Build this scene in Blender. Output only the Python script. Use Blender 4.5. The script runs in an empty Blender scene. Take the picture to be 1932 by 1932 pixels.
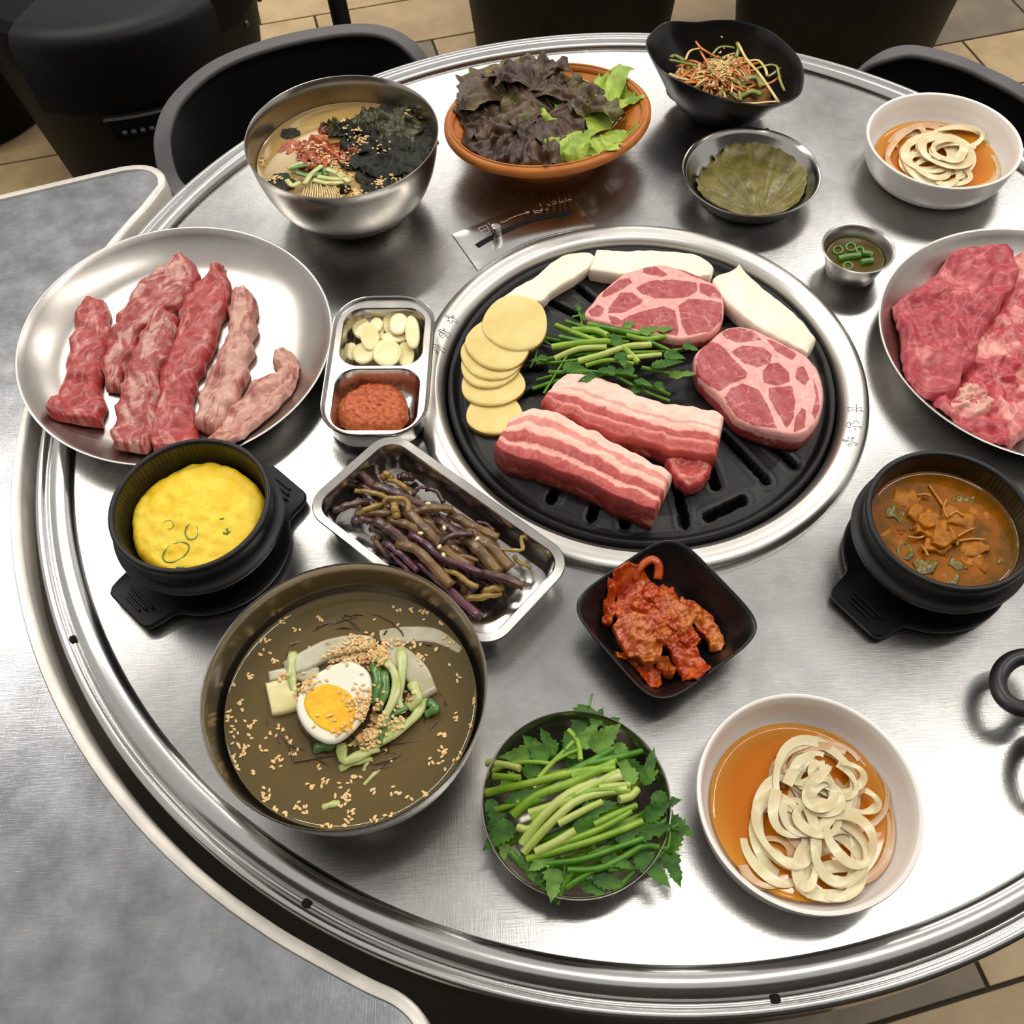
import bpy, math, random
import numpy as np
from mathutils import Vector as V, Matrix, noise as nz
from mathutils.geometry import tessellate_polygon
from mathutils.bvhtree import BVHTree
rnd = random.Random(7)
SC = bpy.context.scene
COL = SC.collection

# ------------------------------------------------------------------ camera
# metres; the steel table top is z = 0, the floor z = -0.74
F = 1890.515
CAM = V((-0.11855, -0.62007, 0.72242))
DIR = V((0, 0.544106, -0.839017)); RT = V((0.998986, -0.037779, -0.024499)); UP = RT.cross(DIR)
cd = bpy.data.cameras.new('camera'); cam = bpy.data.objects.new('camera', cd); COL.objects.link(cam)
cd.sensor_width = 36; cd.lens = 36 * F / 1932; cd.clip_start = 0.01
m = Matrix((RT, UP, -DIR)).transposed().to_4x4(); m.translation = CAM
cam.matrix_world = m; SC.camera = cam

# ------------------------------------------------------------------ light
w = bpy.data.worlds.new('world'); SC.world = w; w.use_nodes = True
bg = w.node_tree.nodes['Background']; bg.inputs[0].default_value = (1.0, 0.965, 0.92, 1); bg.inputs[1].default_value = 0.50
def lamp(name, mid, ang, length, width, power, col=(1, 0.94, 0.85)):
    l = bpy.data.lights.new(name, 'AREA'); l.shape = 'RECTANGLE'; l.size = length; l.size_y = width
    l.energy = power; l.color = col
    o = bpy.data.objects.new(name, l); COL.objects.link(o)
    o.location = (mid[0], mid[1], 1.9); o.rotation_euler = (0, 0, math.radians(ang)); return o
# three parallel rows of ceiling lights
lamp('ceiling_light_row_near', (0.95, 0.02), 17, 2.2, 0.12, 16)
lamp('ceiling_light_row_mid', (-1.25, 1.08), 23, 2.0, 0.09, 22)
lamp('ceiling_light_row_mid', (1.3, 1.75), 17, 1.3, 0.3, 17)
lamp('ceiling_light_row_far', (-0.1, 3.2), 17, 2.2, 0.5, 22)
SC.view_settings.view_transform = 'Standard'; SC.view_settings.look = 'None'
SC.view_settings.exposure = 0.32; SC.view_settings.gamma = 1

# ------------------------------------------------------------------ helpers
def at(px, py, z=0.0):
    """a point of the photograph that stands at height z"""
    v = DIR + RT * ((px - 966) / F) - UP * ((py - 966) / F)
    return CAM + v * ((z - CAM.z) / v.z)
def crop(ox, oy, s):
    return lambda p: (ox + p[0] * s, oy + p[1] * s)
def world(pts, z, k=lambda p: p):
    return [at(*k(p), z) for p in pts]
WORLD = {}
def tag(o, label=None, cat=None, group=None, kind=None):
    if label: o['label'] = label
    if cat: o['category'] = cat
    if group: o['group'] = group
    if kind: o['kind'] = kind
    return o
def thing(name, label, cat, loc, group=None, kind=None):
    o = bpy.data.objects.new(name, None); COL.objects.link(o); o.location = loc; o.empty_display_size = 0.02
    WORLD[o] = V(loc); return tag(o, label, cat, group, kind)
def link(o, parent, loc):
    COL.objects.link(o); WORLD[o] = V(loc)
    if parent:
        o.parent = parent; o.location = V(loc) - WORLD[parent]
    else: o.location = loc
    return o
def put(name, vf, mat, parent=None, label=None, cat=None, group=None, kind=None, attrs=None, sharp=40, smooth=True):
    vs = np.array([tuple(v) for v in vf[0]], dtype=float)
    c = np.array([(vs[:, 0].min() + vs[:, 0].max()) / 2, (vs[:, 1].min() + vs[:, 1].max()) / 2, vs[:, 2].min()])
    me = bpy.data.meshes.new(name); me.from_pydata((vs - c).tolist(), [], [tuple(int(i) for i in f) for f in vf[1]])
    if smooth:
        me.shade_smooth()
        if sharp: me.set_sharp_from_angle(angle=math.radians(sharp))
    at_ = dict(vf[2]) if len(vf) > 2 and vf[2] else {}
    if attrs: at_.update(attrs)
    for k, a in at_.items():
        d = me.attributes.new(k, 'FLOAT', 'POINT'); d.data.foreach_set('value', np.asarray(a, dtype=np.float32))
    me.update(); me.materials.append(mat)
    o = bpy.data.objects.new(name, me); link(o, parent, c); return tag(o, label, cat, group, kind)
def inst(src, loc, rot=(0, 0, 0), scale=1, parent=None):
    o = src.copy(); link(o, parent, loc); o.rotation_euler = rot; o.scale = (scale,) * 3 if not hasattr(scale, '__len__') else scale
    return o
def join(*vfs):
    v, f = [], []
    for a in vfs:
        n = len(v); v += list(a[0]); f += [tuple(i + n for i in q) for q in a[1]]
    return v, f
def crv(pts, n, closed=False):
    """Catmull-Rom through points, n samples evenly spaced"""
    P = np.array([tuple(p) for p in pts], float); m_ = len(P)
    if m_ == 2 and not closed:
        t = np.linspace(0, 1, n)[:, None]; return P[0] + (P[1] - P[0]) * t
    out = []; segs = m_ if closed else m_ - 1
    for i in range(segs):
        if closed: a, b, c, d = P[(i - 1) % m_], P[i], P[(i + 1) % m_], P[(i + 2) % m_]
        else: a, b, c, d = P[max(i - 1, 0)], P[i], P[i + 1], P[min(i + 2, m_ - 1)]
        for t in np.arange(12) / 12.0:
            out.append(0.5 * (2 * b + (c - a) * t + (2 * a - 5 * b + 4 * c - d) * t * t + (3 * b - a - 3 * c + d) * t ** 3))
    out.append(P[0] if closed else P[-1]); out = np.array(out)
    L = np.r_[0, np.cumsum(np.linalg.norm(np.diff(out, axis=0), axis=1))]
    s = np.linspace(0, L[-1], n + 1)[:-1] if closed else np.linspace(0, L[-1], n)
    return np.stack([np.interp(s, L, out[:, k]) for k in range(P.shape[1])], 1)
def loft(rings, cap0=False, cap1=False, closed=True):
    n = len(rings[0]); v = [tuple(p) for r in rings for p in r]; f = []
    for i in range(len(rings) - 1):
        for j in range(n if closed else n - 1):
            k = (j + 1) % n; f.append((i * n + j, i * n + k, (i + 1) * n + k, (i + 1) * n + j))
    if cap0: f.append(tuple(range(n))[::-1])
    if cap1: f.append(tuple((len(rings) - 1) * n + j for j in range(n)))
    return v, f
def lathe(prof, c=(0, 0, 0), n=96, sx=1, sy=1, rot=0, wob=None):
    rings = []; v = []; f = []; idx = []
    for r, z in prof:
        if r < 1e-6:
            idx.append([len(v)] * n); v.append((c[0], c[1], c[2] + z))
        else:
            row = []
            for j in range(n):
                a = 2 * math.pi * j / n; k = wob(a, r, z) if wob else 1
                x, y = r * k * math.cos(a) * sx, r * k * math.sin(a) * sy
                row.append(len(v)); v.append((c[0] + x * math.cos(rot) - y * math.sin(rot), c[1] + x * math.sin(rot) + y * math.cos(rot), c[2] + z))
            idx.append(row)
    for a, b in zip(idx[:-1], idx[1:]):
        for j in range(n):
            k = (j + 1) % n; q = []
            for i in (a[j], a[k], b[k], b[j]):
                if i not in q: q.append(i)
            if len(q) > 2: f.append(tuple(q))
    return v, f
def tube(path, rad, n=8, closed=False, flat=1.0, caps=True, twist=0.0, power=2.0, ridge=0.0, nr=5):
    P = [V(tuple(p)) for p in path]; m_ = len(P); rings = []
    rr = rad if hasattr(rad, '__len__') else [rad] * m_
    side0 = None
    for i in range(m_):
        t = (P[(i + 1) % m_] - P[i - 1]) if closed else (P[min(i + 1, m_ - 1)] - P[max(i - 1, 0)])
        t = t.normalized() if t.length > 1e-9 else V((1, 0, 0))
        s = t.cross(V((0, 0, 1)))
        if s.length < 0.15: s = side0 - t * side0.dot(t) if side0 else t.cross(V((0, 1, 0)))
        s.normalize()
        if side0 is not None and s.dot(side0) < 0 and not closed: s = -s
        side0 = s; u = s.cross(t)
        ring = []
        for j in range(n):
            a = 2 * math.pi * j / n + twist * i; ca, sa = math.cos(a), math.sin(a)
            ca = math.copysign(abs(ca) ** (2 / power), ca); sa = math.copysign(abs(sa) ** (2 / power), sa)
            q = 1 + ridge * math.cos(nr * a + .25 * math.sin(i * .7)) if ridge else 1
            ring.append(P[i] + s * (rr[i] * ca * q) + u * (rr[i] * flat * sa * q))
        rings.append(ring)
    if closed: rings.append(rings[0])
    return loft(rings, caps and not closed, caps and not closed)
def resample(E, n): return crv(E, n)
def N(x, y, z, f, o=0): return nz.noise(V((x * f + o, y * f - o * 1.7, z * f + o * .3)))
def call(z, x, y, u=0): return z(x, y) if callable(z) else z
def slab(A, B, z0, zt, nu=40, nv=14, r=0.004, amp=0.001, fs=60, seed=0, jag=0.0, jf=120, endr=None, oct=.45):
    """a thick piece between two edge lines; z0 / zt may be functions of x, y"""
    A = resample(A, nu)[:, :2]; B = resample(B, nu)[:, :2]
    tj = 0.5 - 0.5 * np.cos(np.linspace(0, math.pi, nv)); tj = tj * .6 + np.linspace(0, 1, nv) * .4
    v = []; U_ = []; V_ = []; S_ = []; grid = []
    L = np.r_[0, np.cumsum(np.linalg.norm(np.diff((A + B) / 2, axis=0), axis=1))]
    for i in range(nu):
        row = []; d = B[i] - A[i]; wd = np.linalg.norm(d) + 1e-9; d = d / wd
        ja = jag * N(A[i][0], A[i][1], 0, jf, seed); jb = jag * N(B[i][0], B[i][1], 0, jf, seed + 5)
        a = A[i] + d * ja; b = B[i] + d * jb
        for j, t in enumerate(tj):
            x, y = a + (b - a) * t
            e = min(min(t, 1 - t) * wd, (L[i] if L[i] < L[-1] / 2 else L[-1] - L[i]) * (1 if endr is None else endr)) / max(r, 1e-5)
            e = min(e, 1); zz = call(zt, x, y) - r * (1 - math.sqrt(max(0, 1 - (1 - e) ** 2)))
            zz += amp * (N(x, y, 0, fs, seed) + oct * N(x, y, 0, fs * 2.7, seed + 2))
            row.append(len(v)); v.append((x, y, zz)); U_.append(L[i] / L[-1]); V_.append(t); S_.append(0.0)
        grid.append(row)
    f = [(grid[i][j], grid[i][j + 1], grid[i + 1][j + 1], grid[i + 1][j]) for i in range(nu - 1) for j in range(nv - 1)]
    loop = grid[0][:] + [grid[i][-1] for i in range(1, nu)] + grid[-1][::-1][1:] + [grid[i][0] for i in range(nu - 2, 0, -1)]
    cx, cy = np.mean([v[i][:2] for i in loop], 0); prev = loop
    for s in (0.35, 0.7, 1.0):
        cur = []
        for i in loop:
            x, y, z = v[i]; zb = call(z0, x, y); k = 1 + (0.012 if s == .35 else 0.006 if s == .7 else -.02)
            cur.append(len(v)); v.append((cx + (x - cx) * k, cy + (y - cy) * k, z + (zb - z) * s)); U_.append(U_[i]); V_.append(V_[i]); S_.append(s)
        f += [(prev[i], cur[i], cur[(i + 1) % len(cur)], prev[(i + 1) % len(cur)]) for i in range(len(cur))]; prev = cur
    f.append(tuple(prev[::-1]))
    return v, f, {'u': U_, 'v': V_, 'side': S_}
def spine(sp, k, z):
    """spine points (x, y, half width) in crop pixels -> the two edge lines"""
    P = np.array(sp, float); A, B = [], []
    for i in range(len(P)):
        t = P[min(i + 1, len(P) - 1), :2] - P[max(i - 1, 0), :2]; t /= np.linalg.norm(t); n_ = np.array([-t[1], t[0]])
        A.append(at(*k(P[i, :2] + n_ * P[i, 2]), z)); B.append(at(*k(P[i, :2] - n_ * P[i, 2]), z))
    return A, B
def blob(out, z0, zt, n=72, rings=16, r=0.004, amp=0.0006, fs=60, seed=0, jag=0.0, c=None, under=0.0):
    """a thick piece with a closed outline (world x, y)"""
    O = crv([(p[0], p[1]) for p in out], n, True); c = O.mean(0) if c is None else np.array(c)
    v = [(c[0], c[1], call(zt, *c) + amp * N(c[0], c[1], 0, fs, seed))]; f = []; S_ = [0.0]; T_ = [0.0]; prev = None
    ts = np.linspace(0, 1, rings + 1)[1:] ** 0.8
    for t in ts:
        row = []
        for p in O:
            q = c + (p - c) * t; wd = np.linalg.norm(p - c); 
            if jag: q = q + (p - c) / wd * (jag * t * N(p[0], p[1], 0, 150, seed))
            e = min(wd * (1 - t) / max(r, 1e-5), 1); z = call(zt, *q) - r * (1 - math.sqrt(max(0, 1 - (1 - e) ** 2))) + amp * (N(q[0], q[1], 0, fs, seed) + .45 * N(q[0], q[1], 0, fs * 2.7, seed + 2))
            row.append(len(v)); v.append((q[0], q[1], z)); S_.append(0.0); T_.append(t)
        if prev is None: f += [(0, row[i], row[(i + 1) % n]) for i in range(n)]
        else: f += [(prev[i], row[i], row[(i + 1) % n], prev[(i + 1) % n]) for i in range(n)]
        prev = row
    base = prev
    for s in (0.4, 0.75, 1.0):
        row = []
        for i in base:
            x, y, z = v[i]; zb = call(z0, x, y); k = (1.01, 1.0, 0.97)[(0.4, .75, 1.0).index(s)] - under * s
            row.append(len(v)); v.append((c[0] + (x - c[0]) * k, c[1] + (y - c[1]) * k, z + (zb - z) * s)); S_.append(s); T_.append(1.0)
        f += [(prev[i], row[i], row[(i + 1) % n], prev[(i + 1) % n]) for i in range(n)]; prev = row
    f.append(tuple(prev[::-1]))
    return v, f, {'side': S_, 't': T_}
def poly_sd(P, poly):
    """signed distance (inside negative) of points P to a polygon"""
    A = np.array(poly); B = np.roll(A, -1, 0); d = np.full(len(P), 1e9); ins = np.zeros(len(P), bool)
    for a, b in zip(A, B):
        ab = b - a; t = np.clip(((P - a) @ ab) / (ab @ ab + 1e-12), 0, 1); d = np.minimum(d, np.linalg.norm(P - a - t[:, None] * ab, axis=1))
        c = ((a[1] > P[:, 1]) != (b[1] > P[:, 1])) & (P[:, 0] < (b[0] - a[0]) * (P[:, 1] - a[1]) / (b[1] - a[1] + 1e-12) + a[0]); ins ^= c
    return np.where(ins, -d, d)
def rrect(hx, hy, rc, z, c, ang, n=8):
    out = []; ca, sa = math.cos(ang), math.sin(ang)
    for q, (sx, sy) in enumerate(((1, 1), (-1, 1), (-1, -1), (1, -1))):
        for i in range(n + 1):
            a = math.pi / 2 * (q + i / n); x = sx * (hx - rc) + rc * math.cos(a); y = sy * (hy - rc) + rc * math.sin(a)
            out.append((c[0] + x * ca - y * sa, c[1] + x * sa + y * ca, z))
    return out
def ellip(v, c, rot=(0, 0, 0)):
    """low ellipsoid"""
    rx, ry, rz = v; R = Matrix.Rotation(rot[2], 3, 'Z') @ Matrix.Rotation(rot[1], 3, 'Y') @ Matrix.Rotation(rot[0], 3, 'X')
    a, f = lathe([(0, -1), (.5, -.866), (.866, -.5), (1, 0), (.866, .5), (.5, .866), (0, 1)], n=10)
    return [V(c) + R @ V((p[0] * rx, p[1] * ry, p[2] * rz)) for p in a], f

# ------------------------------------------------------------------ materials
def lin(c):
    return tuple((x / 255 / 12.92 if x <= 10 else ((x / 255 + .055) / 1.055) ** 2.4) for x in c) + (1,)
def nodes(name):
    m_ = bpy.data.materials.new(name); m_.use_nodes = True; t = m_.node_tree
    return m_, t, t.nodes['Principled BSDF']
def tex(t, scale=20, detail=4, rough=.55, stretch=(1, 1, 1), kind='ShaderNodeTexNoise', coord='Object', dist=0, rot=(0, 0, 0)):
    tc = t.nodes.new('ShaderNodeTexCoord'); mp = t.nodes.new('ShaderNodeMapping'); n_ = t.nodes.new(kind)
    mp.inputs['Scale'].default_value = stretch; mp.inputs['Rotation'].default_value = rot; t.links.new(tc.outputs[coord], mp.inputs[0]); t.links.new(mp.outputs[0], n_.inputs['Vector'])
    n_.inputs['Scale'].default_value = scale
    if kind == 'ShaderNodeTexNoise':
        n_.inputs['Detail'].default_value = detail; n_.inputs['Roughness'].default_value = rough; n_.inputs['Distortion'].default_value = dist
    return n_
def ramp(t, src, stops, interp='LINEAR'):
    r = t.nodes.new('ShaderNodeValToRGB'); e = r.color_ramp.elements; r.color_ramp.interpolation = interp
    while len(e) < len(stops): e.new(0.5)
    for el, (p, c) in zip(e, stops): el.position = p; el.color = c if len(c) == 4 else lin(c)
    t.links.new(src, r.inputs[0]); return r.outputs[0]
def mix(t, fac, a, b, mode='MIX'):
    n_ = t.nodes.new('ShaderNodeMix'); n_.data_type = 'RGBA'; n_.blend_type = mode
    for sock, val in ((n_.inputs['Factor'], fac), (n_.inputs['A'], a), (n_.inputs['B'], b)):
        if hasattr(val, 'is_output'): t.links.new(val, sock)
        else: sock.default_value = val if not isinstance(val, tuple) or len(val) == 4 else lin(val)
    return n_.outputs['Result']
def mth(t, op, a, b=0.0, clamp=False):
    n_ = t.nodes.new('ShaderNodeMath'); n_.operation = op; n_.use_clamp = clamp
    for i, val in enumerate((a, b)):
        if hasattr(val, 'is_output'): t.links.new(val, n_.inputs[i])
        else: n_.inputs[i].default_value = val
    return n_.outputs[0]
def attr(t, name):
    n_ = t.nodes.new('ShaderNodeAttribute'); n_.attribute_name = name; return n_.outputs['Fac']
def bump(t, b, h, strength=.3, dist=.001):
    n_ = t.nodes.new('ShaderNodeBump'); n_.inputs['Strength'].default_value = strength; n_.inputs['Distance'].default_value = dist
    t.links.new(h, n_.inputs['Height']); t.links.new(n_.outputs[0], b.inputs['Normal'])
def sss(b, w_=.15, r=(1, .4, .25), s=.004):
    b.inputs['Subsurface Weight'].default_value = w_; b.inputs['Subsurface Radius'].default_value = r; b.inputs['Subsurface Scale'].default_value = s
def M(name, c1, c2=None, scale=40, rough=.5, metal=0, bmp=0, bs=None, bd=.001, stretch=(1, 1, 1), lo=.4, hi=.6, sub=0, spec=.5, coat=0, detail=4, rvar=0, dist=0, alpha=1, rot=(0, 0, 0)):
    m_, t, b = nodes(name); b.inputs['Roughness'].default_value = rough; b.inputs['Metallic'].default_value = metal
    b.inputs['Specular IOR Level'].default_value = spec; b.inputs['Base Color'].default_value = lin(c1); b.inputs['Alpha'].default_value = alpha
    if coat: b.inputs['Coat Weight'].default_value = coat; b.inputs['Coat Roughness'].default_value = .12
    if c2:
        n_ = tex(t, scale, detail, stretch=stretch, dist=dist, rot=rot); t.links.new(ramp(t, n_.outputs['Fac'], [(lo, c1), (hi, c2)]), b.inputs['Base Color'])
    if rvar:
        n_ = tex(t, scale * .7, 5, stretch=stretch, rot=rot)
        t.links.new(mth(t, 'MULTIPLY_ADD', n_.outputs['Fac'], rvar), b.inputs['Roughness']); b.inputs['Roughness'].links[0].from_node.inputs[2].default_value = rough - rvar / 2
    if bmp: n_ = tex(t, bs or scale * 2, 5, stretch=stretch, rot=rot); bump(t, b, n_.outputs['Fac'], bmp, bd)
    if sub: sss(b, sub)
    return m_
def steel(name, col=(196, 195, 192), rough=.26, var=.14, scratch=.25, smudge=.12, sc=9):
    m_, t, b = nodes(name); b.inputs['Metallic'].default_value = 1
    n1 = tex(t, sc, 6, .65); n2 = tex(t, 900, 3, .6, (1, .07, 1), rot=(0, 0, .5)); n3 = tex(t, 800, 3, .6, (.08, 1, 1), rot=(0, 0, -.3))
    dk = tuple(int(x * (1 - smudge)) for x in col)
    t.links.new(mix(t, mth(t, 'MULTIPLY', ramp(t, n2.outputs['Fac'], [(.5, (0, 0, 0)), (.75, (255, 255, 255))]), .10), ramp(t, n1.outputs['Fac'], [(.35, dk), (.65, col)]), tuple(min(255, x + 25) for x in col)), b.inputs['Base Color'])
    q = mth(t, 'MULTIPLY_ADD', n1.outputs['Fac'], var); q.node.inputs[2].default_value = rough - var / 2
    t.links.new(mth(t, 'MULTIPLY_ADD', n3.outputs['Fac'], .08), b.inputs['Roughness']); b.inputs['Roughness'].links[0].from_node.inputs[2].default_value = 0
    t.links.new(q, b.inputs['Roughness'].links[0].from_node.inputs[2])
    if scratch: bump(t, b, mth(t, 'ADD', n2.outputs['Fac'], n3.outputs['Fac']), scratch, .0002)
    return m_
ST_TABLE = steel('brushed_table_steel', (182, 182, 181), .22, .13, .22, .12, 9)
ST_SIDE = steel('scratched_side_steel', (174, 176, 180), .21, .14, .45, .17, 26)
ST_RIM = steel('polished_rim_steel', (205, 204, 202), .15, .08, .05, .05)
ST_RING = steel('cast_ring_metal', (214, 211, 206), .30, .06, .06, .05)
ST_BOWL = steel('bowl_steel', (186, 180, 172), .20, .08, .1, .1, 12)
ST_PLATE = steel('plate_steel', (190, 184, 178), .27, .08, .1, .08, 10)
ST_DISH = steel('dish_steel', (190, 187, 182), .16, .08, .05, .1, 20)
EDGING = M('cream_edging', (226, 220, 210), (208, 203, 196), 30, rough=.35, metal=.3)
BLACK = M('black_shell', (8, 8, 10), (12, 12, 14), 60, rough=.55, spec=.2, bmp=.05)
GREYRIM = M('grey_chair_edge', (84, 82, 84), rough=.55)
DARK = M('dark_bin', (5, 5, 6), (8, 8, 8), 30, rough=.6, spec=.15)
DARKWOOD = M('dark_wood', (6, 5, 5), (14, 12, 11), 14, rough=.6, spec=.2, stretch=(6, 6, .3))
VOID = M('slot_black', (4, 4, 4), rough=.9)
STONE = M('black_stoneware', (20, 20, 21), (26, 26, 26), 200, rough=.42, spec=.35, bmp=.12, bs=700, bd=.0004)
STONEIN = M('stoneware_glaze', (50, 44, 18), (30, 27, 14), 20, rough=.35)
MELA = M('black_melamine', (12, 11, 12), (18, 17, 18), 300, rough=.3, spec=.4, bmp=.06, bs=900, bd=.0003)
GRILL = M('black_grill_coating', (14, 14, 15), (20, 20, 21), 150, rough=.42, spec=.35, bmp=.1, bs=900, bd=.0003)
WHITE = M('white_ceramic', (238, 232, 226), (232, 225, 218), 6, rough=.28, coat=.2)
BASKET = M('orange_plastic', (196, 118, 40), (176, 98, 30), 25, rough=.45, sub=.05)

# ------------------------------------------------------------------ floor
TILEB = M('beige_tile', (196, 170, 128), (178, 152, 112), 9, rough=.45, bmp=.03)
TILEB2 = M('sand_tile', (184, 158, 118), (170, 146, 108), 12, rough=.45, bmp=.03)
TILEG = M('taupe_tile', (132, 118, 98), (116, 104, 86), 10, rough=.5, bmp=.03)
GROUT = M('dark_grout', (58, 50, 42), rough=.9)
FZ = -0.74
fl = put('floor', ([(-3, -2, FZ - .004), (3.2, -2, FZ - .004), (3.2, 3.6, FZ - .004), (-3, 3.6, FZ - .004)], [(0, 1, 2, 3)]), GROUT, kind='structure', label='beige and taupe plank tile floor with dark joints')
ta = math.radians(12.5); tx, ty = V((math.cos(ta), math.sin(ta), 0)), V((-math.sin(ta), math.cos(ta), 0))
TL, TW = 0.42, 0.193
def tile_mesh(mat):
    hx, hy, h = TL / 2 - .003, TW / 2 - .003, .004
    vf = loft([[(-hx, -hy, -h), (hx, -hy, -h), (hx, hy, -h), (-hx, hy, -h)], [(-hx, -hy, -.001), (hx, -hy, -.001), (hx, hy, -.001), (-hx, hy, -.001)], [(-hx + .001, -hy + .001, 0), (hx - .001, -hy + .001, 0), (hx - .001, hy - .001, 0), (-hx + .001, hy - .001, 0)]], cap1=True)
    me = bpy.data.meshes.new('floor_tile'); me.from_pydata(*[vf[0], [], vf[1]]); me.materials.append(mat); return me
tms = [tile_mesh(x) for x in (TILEB, TILEB2, TILEG)]
fixed = {(0, 2): 2}
offs = {-1: 1.37, 0: 1.156, 2: -.15 , -10: .371, -11: .371 + .2}
r2 = random.Random(3)
for row in range(-13, 6):
    o0 = offs.get(row, r2.uniform(0, TL)); y0 = 1.384 + TW * (row + .5)
    for k in range(-7, 6):
        x0 = o0 % TL + TL * (k + .5) - TL
        c = tx * x0 + ty * y0
        if not (-2.2 < c.x < 2.3 and -1.6 < c.y < 3): continue
        vis = (c.y > 1.0) or (c.x > 0.1 and c.y < -.2)
        if not vis: continue
        kk = 2 if (row == 0 and x0 > 1.1) or (row == 1 and x0 < .2 and x0 > -.6) or (row == -10 and x0 < .37) else r2.choice((0, 0, 1, 1, 2) if row not in (0, 2, -1, -10, -11) else (0, 1))
        o = bpy.data.objects.new('floor_tile', tms[kk]); link(o, fl, (c.x, c.y, FZ)); o.rotation_euler = (0, 0, ta)

WALLM = M('reflection_wall_dark', (58, 52, 48), (44, 40, 37), 6, rough=.6, stretch=(1, 1, .2))  # for an added wall behind the camera, dark for the steel rim's reflections
put('unseen_reflection_wall', loft([[(-3, -1.62, FZ), (3.2, -1.62, FZ), (3.2, -1.55, FZ), (-3, -1.55, FZ)], [(-3, -1.62, 1.95), (3.2, -1.62, 1.95), (3.2, -1.55, 1.95), (-3, -1.55, 1.95)]], True, True), WALLM, kind='structure', label='unseen dark wall added for the steel rim to reflect')

# ------------------------------------------------------------------ round table
GC = V((0.0057, -0.0139, 0))
tb = thing('round_table', 'round stainless steel barbecue table with a beaded rim', 'table', (0, 0, FZ))
def ringpts(r, z, c=(0, 0), n=160): return [(c[0] + r * math.cos(2 * math.pi * i / n), c[1] + r * math.sin(2 * math.pi * i / n), z) for i in range(n)]
put('tabletop', loft([ringpts(.190, -.03, GC), ringpts(.190, 0, GC), ringpts(.30, 0, GC * .5), ringpts(.5155, 0)]), ST_TABLE, tb, sharp=30)
put('rim', lathe([(.5150, -.002), (.5152, .0008), (.5163, .0035), (.519, .0062), (.523, .0078), (.5275, .0082), (.532, .0070), (.5355, .0042), (.537, .0012), (.538, 0), (.5405, 0), (.5415, .0014), (.5440, .0026), (.5470, .0022), (.5488, .0004), (.549, -.003), (.549, -.03), (.545, -.032)], n=256), ST_RIM, tb, sharp=55)
put('underside', lathe([(.545, -.031), (.36, -.05), (.2, -.06), (0.001, -.06)], n=96), BLACK, tb)
put('pedestal', lathe([(.17, -.06), (.17, -.5), (.2, -.62), (.3, -.70), (.31, FZ), (0, FZ)], n=64), BLACK, tb)
for a in (-1.5, -2.1, -2.65, 3.0):
    put('rivet', lathe([(.0035, 0), (.0033, .0012), (.002, .002), (0, .0023)], (.5393 * math.cos(a), .5393 * math.sin(a), 0), 14), VOID, tb)
kd = crop(840, 350, .15528)
D4 = world([(85, 585), (1490, 85), (1825, 480), (400, 1030)], .0015, kd)
bl = crv([D4[3], at(*kd((900, 715)), .0015), at(*kd((1320, 580)), .0015), D4[2]], 14)
tp = crv([D4[0], at(*kd((780, 310)), .0015), D4[1]], 14)
dp = put('damper_plate', slab([V(p) for p in tp], [V(p) for p in bl], -.001, .0016, 14, 8, r=.0008, amp=0), ST_RIM, tb, sharp=25)
sl = world([(385, 735), (560, 632), (850, 495), (1100, 405), (1515, 322)], .0019, kd)
put('slot', tube(crv(sl, 24), .0033, 8, flat=.12, power=6), VOID, dp)
kb = at(*kd((625, 615)), .0016)
put('damper_knob', lathe([(.0055, 0), (.0055, .0008), (.0052, .001), (.0055, .0012), (.0055, .0125), (.0048, .0138), (.002, .0142), (0, .0139)], kb, 28), ST_DISH, dp)
GLY = M('engraved_mark', (58, 54, 50), rough=.6)
INK = M('etched_mark', (232, 230, 226), rough=.4)
glyph = [[(400, 520), (470, 590)], [(400, 520), (500, 478)], [(430, 555), (505, 520)], [(462, 592), (540, 560)], [(500, 478), (535, 545)], [(520, 450), (545, 480)], [(668, 442), (715, 440), (820, 385), (1010, 322)], [(975, 312), (1022, 322), (985, 340)], [(1070, 295), (1092, 332)], [(1090, 312), (1160, 300), (1165, 320), (1095, 332)], [(1175, 278), (1182, 305)], [(1212, 288), (1252, 290)], [(1235, 230), (1285, 240)], [(1150, 215), (1162, 255)], [(1290, 200), (1340, 185), (1345, 215), (1300, 225)], [(1380, 165), (1395, 205), (1440, 190)], [(1460, 150), (1475, 190)], [(1490, 175), (1535, 165)]]
put('etched_lettering', join(*[tube(crv(world(g, .0018, kd), max(3, 4 * len(g))), .00024, 5, flat=.4) for g in glyph]), INK, dp)

# side table on the left
sd = thing('side_table', 'grey scratched steel side table with a cream edge', 'table', (-.75, -.1, FZ))
oc = []
arc = [math.radians(a) for a in np.linspace(150.5, 247, 50)]
ed = [(-1.25, .114), (-.666, .2926), (-.56, .3255), (-.527, .3335), (-.503, .330), (-.487, .314), (-.4835, .295)]
outer_pts = [(x, y) for x, y in ed] + [(.5605 * math.cos(a), .5605 * math.sin(a)) for a in arc][1:] + [(-.204, -.527), (-.190, -.54), (-.184, -.556), (-.184, -.58), (-.25, -.80), (-.29, -1.0), (-1.4, -1.0)]
hd = crv(outer_pts[1:7], 30); tl_ = crv([outer_pts[49], outer_pts[51], outer_pts[53]] + [(-.2255, -.5145), (-.2060, -.5235), (-.1925, -.5345), (-.1850, -.5480), (-.1830, -.5640), (-.186, -.58), (-.195, -.61)], 40); op = np.concatenate([np.array(outer_pts[:1]), hd, np.array(outer_pts[7:49]), tl_, np.array(outer_pts[61:])])
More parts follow.
